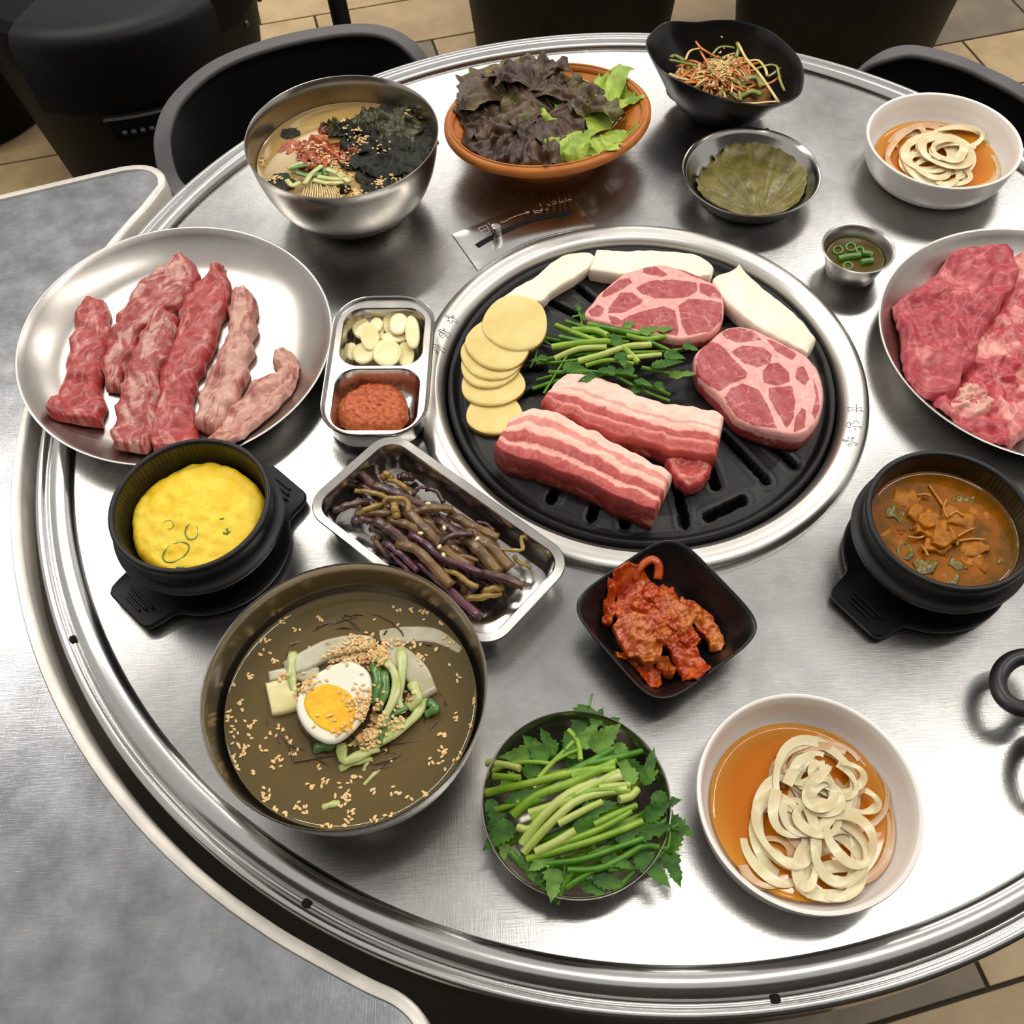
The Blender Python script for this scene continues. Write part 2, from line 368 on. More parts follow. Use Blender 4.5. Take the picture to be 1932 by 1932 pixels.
def inset(P, d):
    Q = []
    for i in range(len(P)):
        t = P[(i + 1) % len(P)] - P[i - 1]; t = t / np.linalg.norm(t); Q.append(P[i] + d * np.array([t[1], -t[0]]))
    return np.array(Q)
ip = inset(op, .0095); ip2 = inset(op, .0015)
def z_(P, z): return [(p[0], p[1], z) for p in P]
put('edging', loft([z_(op, -.028), z_(op, .0005), z_(ip2, .0022), z_(inset(op, .0085), .0022), z_(ip, .0005), z_(ip, -.004)]), EDGING, sd, sharp=50)
tri = [(V((p[0], p[1], 0))) for p in ip]
put('top_sheet', ([(p[0], p[1], .0006) for p in ip], [tuple(t) for t in tessellate_polygon([tri])]), ST_SIDE, sd, smooth=False)
put('underside', ([(p[0], p[1], -.026) for p in ip], [tuple(t) for t in tessellate_polygon([tri])]), BLACK, sd, smooth=False)
for q in ((-1.1, .05), (-.62, .22), (-.36, -.85), (-1.2, -.85)):
    put('leg', tube([(q[0], q[1], -.028), (q[0], q[1], FZ)], .018, 16), BLACK, sd)

# ------------------------------------------------------------------ grill ring and plate
gr = thing('grill_ring', 'wide raised silver metal ring around the black grill', 'ring', GC)
RP = [(.2088, 0), (.2090, .003), (.2078, .0062), (.205, .0086), (.201, .0098), (.1965, .0098), (.1915, .0088), (.1905, .0092), (.1895, .0088), (.1862, .0062), (.1835, .0030), (.182, -.001), (.1815, -.008)]
put('ring_body', lathe(RP, GC, 200), ST_RING, gr, sharp=60)
def ring_z(x, y):
    r = math.hypot(x - GC.x, y - GC.y); a = sorted(RP); return float(np.interp(r, [p[0] for p in a if p[1] >= 0], [p[1] for p in a if p[1] >= 0]))
def engrave(k, strokes):
    out = []
    for g in strokes:
        P = crv(world(g, .0096, k), max(4, 4 * len(g))); out.append(tube([(p[0], p[1], ring_z(p[0], p[1]) + .0001) for p in P], .00032, 5, flat=.5))
    put('engraved_letters', join(*out), GLY, gr, label='three small outlined letters stamped in the ring')
engrave(crop(800, 570, .05695), [[(700, 470), (740, 450), (800, 470), (830, 550)], [(700, 480), (820, 540)], [(830, 500), (900, 510), (1080, 560), (1090, 640), (940, 590)], [(900, 470), (960, 440), (990, 470), (940, 500), (900, 490)], [(760, 640), (840, 590), (830, 640), (880, 680), (900, 690), (930, 660), (930, 590)],
    [(460, 960), (500, 920), (560, 920), (640, 950), (740, 980), (690, 1030), (560, 990), (460, 960)], [(630, 940), (670, 880), (700, 950)], [(490, 1050), (560, 1010), (690, 1060), (690, 1110), (590, 1170), (490, 1050)], [(580, 1090), (600, 1080), (602, 1100), (580, 1090)], [(730, 1120), (780, 990), (850, 1000), (860, 1060), (780, 1140), (730, 1120)],
    [(310, 1400), (440, 1430), (430, 1500), (350, 1480), (330, 1570), (400, 1590), (440, 1520)], [(480, 1400), (500, 1480), (600, 1470), (630, 1510), (710, 1490), (680, 1590), (580, 1600), (540, 1540), (480, 1560)], [(390, 1650), (430, 1610), (460, 1650), (430, 1690), (390, 1650)]])
engrave(crop(1570, 740, .0621), [[(480, 420), (590, 470), (690, 440)], [(500, 430), (500, 560), (560, 520)], [(600, 540), (690, 530)], [(740, 360), (730, 620)], [(740, 490), (890, 480)], [(740, 570), (920, 570), (890, 610)], [(880, 460), (870, 570)],
    [(430, 970), (520, 890), (560, 940), (550, 1050), (460, 1040), (430, 970)], [(560, 950), (640, 950), (700, 860), (760, 880), (820, 950)], [(600, 1030), (780, 1060), (880, 1050), (840, 1120)], [(680, 1080), (710, 1140), (660, 1160)],
    [(320, 1420), (460, 1460), (570, 1500)], [(320, 1450), (470, 1500)], [(490, 1440), (490, 1370), (550, 1370)], [(570, 1390), (640, 1370), (670, 1410), (590, 1420), (640, 1530), (760, 1560), (740, 1610), (660, 1600)], [(480, 1580), (560, 1560), (570, 1610), (500, 1640), (480, 1580)]])
slots_px = [((1089, 542), (1119, 568)), ((1028, 565), (1100, 604)), ((991, 698), (1018, 698)), ((978, 748), (1040, 734)), ((1143, 521), (1164, 540)), ((1360, 607), (1394, 588)), ((1364, 822), (1446, 905)), ((1452, 836), (1497, 872)), ((1275, 905), (1292, 984)), ((1337, 880), (1350, 918)), ((1337, 972), (1402, 941)), ((1056, 915), (1040, 939)), ((1128, 940), (1117, 972)), ((1010, 640), (1050, 650)), ((1300, 560), (1330, 530)), ((1470, 700), (1520, 690)), ((1240, 560), (1250, 520)), ((980, 820), (1010, 800)), ((1180, 930), (1180, 985))]
SL = []
for a, b in slots_px:
    A, B = at(*a, .003), at(*b, .003); SL.append((np.array(A[:2]), np.array(B[:2])))
def plate_z(r):
    return float(np.interp(r, [0, .10, .150, .158, .164, .170, .174, .177, .1785, .1800], [.0055, .0045, .0025, .0005, -.0015, -.0010, .0035, .0042, .003, -.006]))
nr, na = 210, 840
gv = [(GC.x, GC.y, plate_z(0))]; gf = []
rs = np.r_[np.linspace(.0015, .158, nr - 16), np.linspace(.1595, .18, 16)]
aa = np.linspace(0, 2 * math.pi, na, endpoint=False)
X = GC.x + rs[:, None] * np.cos(aa); Y = GC.y + rs[:, None] * np.sin(aa)
Zg = np.array([plate_z(r) for r in rs])[:, None] * np.ones(na)
PP = np.stack([X.ravel(), Y.ravel()], 1); dd = np.full(len(PP), 9.)
for A, B in SL:
    ab = B - A; t = np.clip(((PP - A) @ ab) / (ab @ ab), 0, 1); dd = np.minimum(dd, np.linalg.norm(PP - A - t[:, None] * ab, axis=1))
dd = dd.reshape(X.shape); Zg = Zg - .022 * np.clip((.0042 - dd) / .0014, 0, 1) + .0006 * np.clip(1 - np.abs(dd - .0085) / .003, 0, 1)
gv += np.stack([X.ravel(), Y.ravel(), Zg.ravel()], 1).tolist()
gf += [(0, 1 + j, 1 + (j + 1) % na) for j in range(na)]
for i in range(len(rs) - 1):
    for j in range(na):
        k = (j + 1) % na; gf.append((1 + i * na + j, 1 + (i + 1) * na + j, 1 + (i + 1) * na + k, 1 + i * na + k))
put('grill_plate', (gv, gf), GRILL, label='round black cast grill plate with long drain slots', cat='grill plate', sharp=None)

# ------------------------------------------------------------------ food materials
def meat(name, red, red2, fat, fat2, amount=.5, scale=45, vein=0, use='noise', rough=.33, stretch=(1, 1, 1), sh=.1, uv=None):
    m_, t, b = nodes(name); n0 = tex(t, scale, 6, .62, stretch, dist=.6); n1 = tex(t, scale * 3.2, 5, .6, stretch, dist=.4); n2 = tex(t, 500, 3, .6)
    if uv:
        cb = t.nodes.new('ShaderNodeCombineXYZ'); t.links.new(mth(t, 'MULTIPLY', attr(t, 'u'), uv[0]), cb.inputs[0]); t.links.new(mth(t, 'MULTIPLY', attr(t, 'v'), uv[1]), cb.inputs[1])
        oi = t.nodes.new('ShaderNodeObjectInfo'); t.links.new(mth(t, 'MULTIPLY', oi.outputs['Random'], 50), cb.inputs[2]); n0.inputs['Scale'].default_value = 1; n0.inputs['Distortion'].default_value = .9
        t.links.new(cb.outputs[0], n0.inputs['Vector'])
    rc = ramp(t, n1.outputs['Fac'], [(.3, red), (.68, red2)]); fc = ramp(t, n1.outputs['Fac'], [(.3, fat2), (.65, fat)])
    if use == 'attr':
        f = mth(t, 'ADD', attr(t, 'fat'), mth(t, 'MULTIPLY', mth(t, 'SUBTRACT', n1.outputs['Fac'], .5), .55)); fac = ramp(t, f, [(.40, (0, 0, 0)), (.60, (255, 255, 255))])
    else: fac = ramp(t, n0.outputs['Fac'], [(amount - sh / 2, (0, 0, 0)), (amount + sh / 2, (255, 255, 255))])
    col = mix(t, fac, rc, fc)
    if vein:
        vo = tex(t, vein, kind='ShaderNodeTexVoronoi'); vo.feature = 'DISTANCE_TO_EDGE'
        nv = tex(t, vein * 1.5, 3); mv = t.nodes.new('ShaderNodeVectorMath'); mv.operation = 'MULTIPLY_ADD'; mv.inputs[1].default_value = (.02, .02, .02)
        t.links.new(nv.outputs['Color'], mv.inputs[0]); t.links.new(vo.inputs['Vector'].links[0].from_socket, mv.inputs[2]); t.links.new(mv.outputs[0], vo.inputs['Vector'])
        vf_ = mth(t, 'MULTIPLY', ramp(t, vo.outputs['Distance'], [(.0, (255, 255, 255)), (.075, (0, 0, 0))]), ramp(t, n0.outputs['Fac'], [(.42, (0, 0, 0)), (.62, (200, 200, 200))]))
        col = mix(t, vf_, col, fc)
    t.links.new(col, b.inputs['Base Color']); b.inputs['Roughness'].default_value = rough; sss(b, .12, (1, .3, .2), .003)
    bump(t, b, mth(t, 'ADD', n1.outputs['Fac'], mth(t, 'MULTIPLY', n2.outputs['Fac'], .4)), .35, .0012)
    return m_
NECK = meat('pork_neck', (150, 52, 58), (182, 78, 80), (238, 178, 168), (222, 148, 142), use='attr', scale=60, vein=60)
BEEF = meat('skirt_meat', (138, 46, 48), (178, 80, 78), (210, 162, 148), (186, 126, 116), .53, 45, sh=.10, uv=(6.5, 3.2))
BEEF2 = meat('pale_skirt_meat', (144, 70, 66), (180, 106, 96), (212, 168, 150), (190, 138, 124), .47, 45, sh=.14, uv=(6.5, 3.2))
BEEF3 = meat('red_skirt_meat', (146, 42, 44), (184, 72, 70), (210, 146, 134), (186, 108, 102), .57, 45, sh=.10, uv=(6.5, 3.2))
SHEET = meat('thin_red_meat', (148, 36, 50), (186, 70, 78), (222, 136, 130), (200, 100, 102), .63, 30, vein=34, sh=.1)
SHEET2 = meat('pink_fatty_meat', (168, 50, 64), (200, 86, 92), (232, 170, 156), (214, 134, 126), .55, 30, sh=.12)
def belly(name, seed):
    m_, t, b = nodes(name); n0 = tex(t, 80, 6, .65, (1, 1, 1), dist=.6); n1 = tex(t, 260, 4, .6); n2 = tex(t, 16, 2)
    vv = mth(t, 'ADD', attr(t, 'v'), mth(t, 'MULTIPLY', mth(t, 'SUBTRACT', n0.outputs['Fac'], .5), .20)); vv = mth(t, 'ADD', vv, mth(t, 'MULTIPLY', mth(t, 'SUBTRACT', n2.outputs['Fac'], .5), .16))
    fat, fat2, red, red2 = (242, 204, 188), (234, 176, 162), (184, 82, 76), (162, 58, 58)
    if seed == 0: st = [(0, fat), (.17, fat), (.20, (218, 138, 126)), (.31, (222, 148, 136)), (.34, fat), (.45, fat2), (.49, red), (.66, red2), (.69, (228, 158, 146)), (.75, fat2), (.79, red), (1, red2)]
    else: st = [(0, fat), (.34, fat), (.36, (224, 160, 146)), (.40, (228, 170, 156)), (.43, fat), (.54, fat2), (.58, red), (.70, red2), (.74, (226, 146, 132)), (.80, red), (.9, red2), (1, (206, 96, 88))]
    c = ramp(t, vv, st); sidec = ramp(t, n0.outputs['Fac'], [(.35, (128, 46, 44)), (.55, (168, 74, 68)), (.68, (214, 150, 136))])
    vs = ramp(t, mth(t, 'MULTIPLY', attr(t, 'side'), attr(t, 'v')), [(.15, (0, 0, 0)), (.35, (255, 255, 255))])
    col = mix(t, vs, c, sidec); col = mix(t, .35, col, mix(t, n1.outputs['Fac'], (150, 90, 86), (255, 240, 232)), 'SOFT_LIGHT')
    t.links.new(col, b.inputs['Base Color']); b.inputs['Roughness'].default_value = .34; sss(b, .15, (1, .35, .25), .003); bump(t, b, mth(t, 'ADD', n0.outputs['Fac'], n1.outputs['Fac']), .3, .001); return m_
MUSH = M('mushroom_flesh', (250, 240, 222), (240, 228, 206), 30, rough=.6, bmp=.1, stretch=(1, 1, 1), sub=.15)
def potato():
    m_, t, b = nodes('potato'); n0 = tex(t, 40, 4); n1 = tex(t, 300, 4)
    c = mix(t, ramp(t, mth(t, 'ADD', attr(t, 'side'), mth(t, 'MULTIPLY', n1.outputs['Fac'], .3)), [(.30, (0, 0, 0)), (.42, (255, 255, 255))]), ramp(t, n0.outputs['Fac'], [(.35, (226, 200, 120)), (.65, (236, 214, 142))]), ramp(t, n1.outputs['Fac'], [(.35, (120, 84, 26)), (.6, (178, 136, 58))]))
    t.links.new(c, b.inputs['Base Color']); b.inputs['Roughness'].default_value = .38; sss(b, .2, (1, .8, .3), .003); bump(t, b, n1.outputs['Fac'], .12, .0006); return m_
POT = potato()
STEM = M('pale_green_stem', (116, 156, 30), (156, 188, 66), 30, rough=.35, sub=.15, bmp=.15, bs=300, stretch=(1, 1, 1))
STEM2 = M('green_stem', (64, 122, 12), (104, 154, 32), 30, rough=.35, sub=.12)
STEM3 = M('whitish_stem', (172, 190, 92), (204, 208, 134), 30, rough=.35, sub=.15)
LEAF = M('green_leaf', (40, 84, 8), (66, 114, 18), 60, rough=.5, bmp=.4, bs=220, spec=.3)
LEAF2 = M('light_green_leaf', (84, 124, 40), (110, 148, 60), 60, rough=.5, bmp=.4, bs=220, spec=.3)
SEED = M('sesame', (242, 210, 154), (224, 180, 118), 150, rough=.45)

# ------------------------------------------------------------------ shared small builders
def leaf(c, ang, L, W, curl=.25, tilt=(0, 0), ser=7, seed=0, lobes=0):
    """serrated leaf lying about c (world), pointing along ang; ruled grid with raised midrib fold"""
    n_, mm = 29, 7; W = W * .66; v = []; f = []; R = Matrix.Rotation(ang, 3, 'Z') @ Matrix.Rotation(tilt[0], 3, 'X') @ Matrix.Rotation(tilt[1], 3, 'Y')
    for i in range(n_):
        u = i / (n_ - 1); wd = W * (math.sin(math.pi * min(1, u * 1.0) ** .62) ** .8) * (1 - .25 * u)
        if lobes: wd *= .72 + .38 * abs(math.sin(math.pi * u * lobes))
        wd *= 1 + .34 * ((u * ser) % 1 - .5)
        wd = max(wd, .0002)
        for j in range(mm):
            s = j / (mm - 1) * 2 - 1
            x = u * L + (-.12 * W * abs(s)); y = s * wd; z = curl * abs(s) * wd * .6 - curl * L * .5 * u * u + .0008 * nz.noise(V((u * 5 + seed, s * 3, seed)))
            v.append(V(c) + R @ V((x, y, z)))
    for i in range(n_ - 1):
        for j in range(mm - 1): f.append((i * mm + j, i * mm + j + 1, (i + 1) * mm + j + 1, (i + 1) * mm + j))
    return v, f
seed_src = None
def seed_mesh():
    v, f = lathe([(0, -.0017), (.0006, -.0014), (.00095, -.0005), (.0009, .0004), (.0005, .0012), (0, .0016)], n=8)
    v = [(p[2], p[0], p[1] * .6) for p in v]; me = bpy.data.meshes.new('sesame_seed'); me.from_pydata(v, [], f); me.shade_smooth(); me.materials.append(SEED); return me
SM = seed_mesh()
def seed(x, y, z, label, group, rg):
    o = bpy.data.objects.new('sesame_seed', SM); link(o, None, (x, y, z)); o.rotation_euler = (rg.uniform(-.25, .25), rg.uniform(-.25, .25), rg.uniform(0, 6.3)); s = rg.uniform(.9, 1.15); o.scale = (s, s, s)
    return tag(o, label, 'seed', group)
def seed_stuff(name, pts, label, rg, sc=1.0):
    base = [V(v.co) for v in SM.vertices]; fs = [tuple(p.vertices) for p in SM.polygons]; v = []; f = []
    for x, y, z in pts:
        R = Matrix.Rotation(rg.uniform(0, 6.3), 3, 'Z') @ Matrix.Rotation(rg.uniform(-.4, .4), 3, 'Y'); n_ = len(v)
        v += [V((x, y, z)) + R @ (b * sc) for b in base]; f += [tuple(i + n_ for i in q) for q in fs]
    return put(name, (v, f), SEED, label=label, cat='sesame seeds', kind='stuff')
def bvh_of(objs):
    v, f = [], []
    for o in objs:
        n_ = len(v); w0 = WORLD[o]; v += [w0 + x.co for x in o.data.vertices]; f += [tuple(i + n_ for i in p.vertices) for p in o.data.polygons]
    return BVHTree.FromPolygons(v, f)
def drop(bv, x, y, z0, top=.3):
    h = bv.ray_cast(V((x, y, top)), V((0, 0, -1))); return max(h[0].z, z0) if h[0] else z0
def liquid(name, col_deep, col_edge, t_deep, t_edge, murk=.5, rough=.05, mott=None):
    """tinted see-through liquid: tint follows the real depth of the liquid"""
    m_, t, b = nodes(name); out = t.nodes['Material Output']
    d = attr(t, 'dep'); n0 = tex(t, 30, 3)
    b.inputs['Roughness'].default_value = rough; b.inputs['IOR'].default_value = 1.33
    bc = ramp(t, d, [(0, col_edge), (.6, col_deep)])
    if mott: n9 = tex(t, 55, 4, dist=.8); bc = mix(t, ramp(t, n9.outputs['Fac'], [(.42, (0, 0, 0)), (.66, (255, 255, 255))]), bc, mott)
    t.links.new(bc, b.inputs['Base Color'])
    tr = t.nodes.new('ShaderNodeBsdfTransparent'); t.links.new(ramp(t, d, [(0, t_edge), (.7, t_deep)]), tr.inputs[0])
    mx = t.nodes.new('ShaderNodeMixShader'); mx.inputs[0].default_value = murk; t.links.new(tr.outputs[0], mx.inputs[1]); t.links.new(b.outputs[0], mx.inputs[2])
    gl = t.nodes.new('ShaderNodeBsdfGlossy'); gl.inputs['Roughness'].default_value = rough; fr = t.nodes.new('ShaderNodeFresnel'); fr.inputs[0].default_value = 1.33
    m2 = t.nodes.new('ShaderNodeMixShader'); t.links.new(fr.outputs[0], m2.inputs[0]); t.links.new(mx.outputs[0], m2.inputs[1]); t.links.new(gl.outputs[0], m2.inputs[2])
    nb = t.nodes.new('ShaderNodeBump'); nb.inputs['Strength'].default_value = .12; nb.inputs['Distance'].default_value = .001; t.links.new(n0.outputs['Fac'], nb.inputs['Height']); t.links.new(nb.outputs[0], gl.inputs['Normal'])
    t.links.new(m2.outputs[0], out.inputs['Surface']); return m_
def pool(name, c, R, z, mat, label, cat, n=72, meniscus=.0012, prof=None):
    v, f = [], []; dep = []
    rr = np.r_[0, np.linspace(.1, .985, 18), 1.0] * R
    pr = [(r, (meniscus if i == len(rr) - 1 else 0)) for i, r in enumerate(rr)]
    v, f = lathe(pr, (c[0], c[1], z), n); f = [q[::-1] for q in f]
    c2 = np.array(c[:2]); dep = [1 - min(1, (np.linalg.norm(np.array(p[:2]) - c2) / R)) ** 3 for p in v]
    return put(name, (v, f, {'dep': dep}), mat, label=label, cat=cat, sharp=None)

# ------------------------------------------------------------------ steel noodle bowls (two of a kind)
def noodle_bowl(c, label):
    prof = [(0, .004), (.040, .004), (.044, .0005), (.046, .0), (.0475, .001), (.052, .0035), (.063, .0095), (.0745, .0200), (.0835, .0345), (.0895, .050), (.0935, .066), (.0957, .080), (.0968, .0895), (.0974, .0902), (.0968, .0908), (.0960, .0902), (.0948, .080), (.0925, .066), (.0885, .050), (.0825, .0352), (.0735, .0212), (.062, .011), (.05, .0055), (0, .005)]
    return put('noodle_bowl', lathe(prof, c, 128), ST_BOWL, label=label, cat='bowl', group='deep steel noodle bowls', sharp=60)
LC, AC = (-.2376, -.3451, 0), (-.2722, .2504, 0)
noodle_bowl(LC, 'steel bowl of dark iced broth with half an egg, front left'); noodle_bowl(AC, 'deep steel bowl of noodle soup with dried seaweed, at the back')
BROTH = liquid('dark_broth', (110, 92, 50), (98, 84, 48), (150, 128, 84), (176, 156, 112), .80, .04)
BROTH2 = liquid('clear_broth', (178, 146, 80), (160, 132, 78), (200, 168, 100), (200, 170, 110), .88, .12)
pool('iced_broth', LC, .0886, .0610, BROTH, 'dark brown iced noodle broth filling the front steel bowl', 'broth')
pool('soup_broth', AC, .0913, .0615, BROTH2, 'pale golden soup broth filling the back steel bowl', 'broth')
kl = crop(370, 1060, .28986); ZL = .0610
NOOD = M('buckwheat_noodle', (92, 66, 50), (74, 52, 40), 60, rough=.3)
def noodles(name, c, R, z, n, mat, label, rg, arcr=(.01, .05)):
    parts = []
    for i in range(n):
        a = rg.uniform(0, 6.3); r0 = rg.uniform(*arcr); x0, y0 = c[0] + rg.gauss(0, R * .3), c[1] + rg.gauss(0, R * .3); span = rg.uniform(1.5, 4)
        P = [(x0 + r0 * math.cos(a + span * k / 12), y0 + r0 * .8 * math.sin(a + span * k / 12), z + .0018 * math.sin(k * .9 + i) + rg.uniform(-.002, .0015)) for k in range(13)]
        P = [p for p in P if math.hypot(p[0] - c[0], p[1] - c[1]) < R]
        if len(P) > 4: parts.append(tube(P, .0006, 5))
    return put(name, join(*parts), mat, label=label, cat='noodles', kind='stuff')
noodles('buckwheat_noodles', (LC[0] + .004, LC[1] + .008), .066, ZL - .0008, 110, NOOD, 'thin dark noodles tangled in the dark iced broth', random.Random(4))
EGGW = M('egg_white', (244, 242, 226), (238, 235, 214), 20, rough=.22, sub=.2, coat=.2)
YOLK = M('egg_yolk', (248, 198, 12), (240, 178, 6), 90, rough=.5, bmp=.25, bs=700, bd=.0005, sub=.15)
eo = world([(1000, 640), (1110, 700), (1142, 800), (1120, 950), (1040, 1080), (900, 1180), (780, 1150), (690, 1060), (648, 940), (680, 830), (760, 740), (880, 670)], .078, kl)
eg = thing('egg_half', 'halved boiled egg with bright yolk on the iced noodles', 'egg', (eo[0].x, eo[0].y, .062))
put('egg_white', blob(eo, .0605, .0785, 60, 14, r=.0022, amp=.0002, under=.22), EGGW, eg, sharp=None)
yo = world([(880, 795), (1000, 850), (1050, 960), (1010, 1080), (900, 1118), (780, 1060), (712, 970), (702, 890), (770, 815)], .0788, kl)
put('egg_yolk', blob(yo, .0775, .0791, 48, 10, r=.0007, amp=.0003, fs=300), YOLK, eg, sharp=None)
RAD = M('pickled_radish', (212, 206, 184), (190, 182, 148), 40, rough=.25, sub=.2, coat=.2, alpha=.88)
PEAR = M('pear_slice', (232, 222, 168), (222, 208, 148), 40, rough=.3, sub=.25)
def piece(name, sp, k, zb, zt, mat, label, cat, group=None, amp=.0006, r=.0012, nu=26, nv=9, jag=0, dome=0, seed=0):
    A, B = spine(sp, k, zt)
    if dome:
        n_ = len(A); cxy = np.mean([(p.x, p.y) for p in A + B], 0); R_ = max(math.hypot(p.x - cxy[0], p.y - cxy[1]) for p in A + B)
        top = lambda x, y: zt + dome * (1 - ((x - cxy[0]) ** 2 + (y - cxy[1]) ** 2) / R_ ** 2)
    else: top = zt
    return put(name, slab(A, B, zb, top, nu, nv, r=r, amp=amp, fs=90, seed=seed, jag=jag), mat, label=label, cat=cat, group=group, sharp=None)
L_top = []
L_top.append(piece('radish_slice', [(580, 690, 45), (700, 640, 62), (860, 560, 60), (1020, 525, 55), (1150, 520, 40)], kl, .060, .0660, RAD, 'long white pickled radish slice above the halved egg', 'radish'))
L_top.append(piece('radish_slice', [(1210, 540, 50), (1330, 620, 75), (1440, 730, 80), (1520, 860, 55)], kl, .060, .0665, RAD, 'white pickled radish slice right of the cucumber strips', 'radish'))
L_top.append(piece('radish_slice', [(1180, 490, 50), (1380, 470, 55), (1560, 480, 50), (1730, 580, 25)], kl, .058, .0614, RAD, 'half-sunken radish slice nearest the fern tray', 'radish'))
L_top.append(piece('radish_slice', [(470, 740, 30), (600, 720, 40), (720, 730, 45), (800, 720, 40)], kl, .060, .0640, RAD, 'short radish slice tucked behind the egg half', 'radish'))
L_top.append(piece('pear_slice', [(470, 890, 105), (560, 870, 108), (650, 850, 100)], kl, .060, .0660, PEAR, 'square pale pear slice left of the halved egg', 'pear'))
CUC = M('cucumber_flesh', (176, 188, 108), (200, 206, 142), 70, rough=.3, sub=.15, coat=.2)
CUCG = M('cucumber_skin', (58, 104, 36), (92, 136, 58), 50, rough=.28, coat=.3)
cuc = [([(625, 580), (618, 700), (632, 850)], 22, 0, .067), ([(1130, 590), (1250, 660), (1300, 760), (1290, 880), (1190, 1060)], 22, 0, .072), ([(1160, 650), (1180, 780), (1150, 920)], 26, 1, .069), ([(1215, 700), (1235, 820), (1180, 960)], 22, 1, .0705), ([(1330, 560), (1340, 700), (1310, 860), (1330, 980)], 26, 0, .0685), ([(1480, 880), (1420, 1010), (1250, 1140), (1100, 1220)], 24, 0, .066), ([(1500, 900), (1560, 950), (1490, 985)], 22, 1, .066), ([(940, 1180), (960, 1290), (1020, 1280), (1180, 1200)], 24, 0, .066), ([(1380, 930), (1250, 1020), (1190, 1180)], 18, 1, .068), ([(1340, 1020), (1180, 1110), (1050, 1170)], 22, 0, .067), ([(760, 1210), (850, 1200), (930, 1160)], 26, 1, .063), ([(930, 1340), (1010, 1310), (1140, 1270)], 18, 0, .064), ([(1400, 780), (1440, 880), (1380, 940)], 26, 0, .068), ([(800, 1600), (880, 1580), (960, 1555)], 15, 0, .0615), ([(1040, 1500), (1140, 1400), (1250, 1290)], 9, 0, .0612), ([(1080, 1370), (1110, 1310), (1135, 1270)], 10, 0, .0618)]
for i, (p, wd, g, z) in enumerate(cuc):
    P = crv(world(p, z, kl), 14); rr = [wd * .29 / 2000 * (1.0 + .15 * math.sin(k)) for k in range(14)]
    P = [(q[0], q[1], q[2] - .003 * (abs(k - 6.5) / 6.5) ** 2) for k, q in enumerate(P)]
    L_top.append(put('cucumber_strip', tube(P, rr, 8, flat=.5, power=3), CUCG if g else CUC, label='thin green cucumber strip beside the halved egg' if g else 'thin pale cucumber strip beside the halved egg', cat='cucumber', group='green cucumber strips on the iced noodles' if g else 'pale cucumber strips on the iced noodles', sharp=None))
L_top += [o for o in eg.children]
bl_ = bvh_of(L_top); rg = random.Random(11)
sl_ = 'tiny toasted sesame seed in the dark iced noodle bowl'; sg = 'sesame seeds in the iced noodle bowl'
clusters = [(560, 370, 4, 40), (800, 365, 4, 22), (640, 440, 3, 25), (450, 500, 6, 40), (420, 590, 5, 35), (490, 650, 5, 40), (330, 740, 7, 40), (240, 800, 2, 15), (270, 900, 5, 30), (200, 990, 8, 45), (350, 1050, 7, 40), (230, 1100, 5, 30), (290, 1200, 14, 65), (420, 1220, 3, 30), (230, 1320, 6, 40), (520, 1310, 9, 45), (480, 1130, 4, 35), (540, 1080, 4, 30), (610, 1160, 4, 25), (640, 1230, 4, 30), (360, 1380, 2, 20), (450, 1520, 10, 45), (510, 1620, 6, 35), (580, 1640, 4, 25), (650, 1600, 5, 35), (720, 1610, 4, 35), (740, 1460, 4, 25), (830, 1440, 5, 35), (800, 1330, 2, 12), (950, 1440, 3, 25), (960, 1530, 14, 70), (1000, 1640, 6, 35), (1040, 1400, 8, 45), (960, 1700, 4, 25), (1150, 1480, 4, 30), (1290, 1480, 5, 50), (1500, 1500, 5, 40), (1600, 1250, 12, 55), (1530, 1300, 3, 25), (1610, 1120, 8, 40), (1700, 1280, 4, 30), (1700, 1010, 4, 35), (1850, 900, 4, 30), (1820, 1080, 3, 20), (1650, 665, 1, 5), (1700, 750, 3, 20), (1460, 630, 9, 45), (1570, 570, 3, 22), (1640, 520, 6, 50), (1480, 320, 6, 45), (1300, 300, 3, 25), (1600, 380, 3, 25), (1410, 310, 3, 25), (1160, 365, 1, 5), (1310, 405, 1, 5), (1160, 1660, 4, 30), (1240, 1640, 3, 25), (850, 1720, 4, 30), (300, 960, 2, 10), (740, 560, 3, 20), (1270, 1290, 2, 10), (1370, 1540, 2, 25), (340, 1130, 2, 20)]
pts = []
for cx, cy, n_, sp in clusters:
    for _ in range(n_): pts.append((cx + rg.gauss(0, sp * .5), cy + rg.gauss(0, sp * .5)))
for p in ((885, 750), (905, 735), (1005, 730), (875, 830), (960, 905), (1005, 920), (1020, 960), (980, 955), (905, 1055), (930, 1090), (890, 1060), (795, 1125), (1100, 790), (1060, 850), (1110, 860), (1090, 880), (1050, 880), (1040, 990), (690, 950), (820, 1060)): pts.append(p)
ns = 0
for p in pts:
    P = at(*kl(p), .063); d = math.hypot(P.x - LC[0], P.y - LC[1])
    if d > .0865: P = V((LC[0] + (P.x - LC[0]) * .0865 / d, LC[1] + (P.y - LC[1]) * .0865 / d, 0))
    seed(P.x, P.y, drop(bl_, P.x, P.y, ZL) + .0004, sl_, sg, rg); ns += 1
pile = []
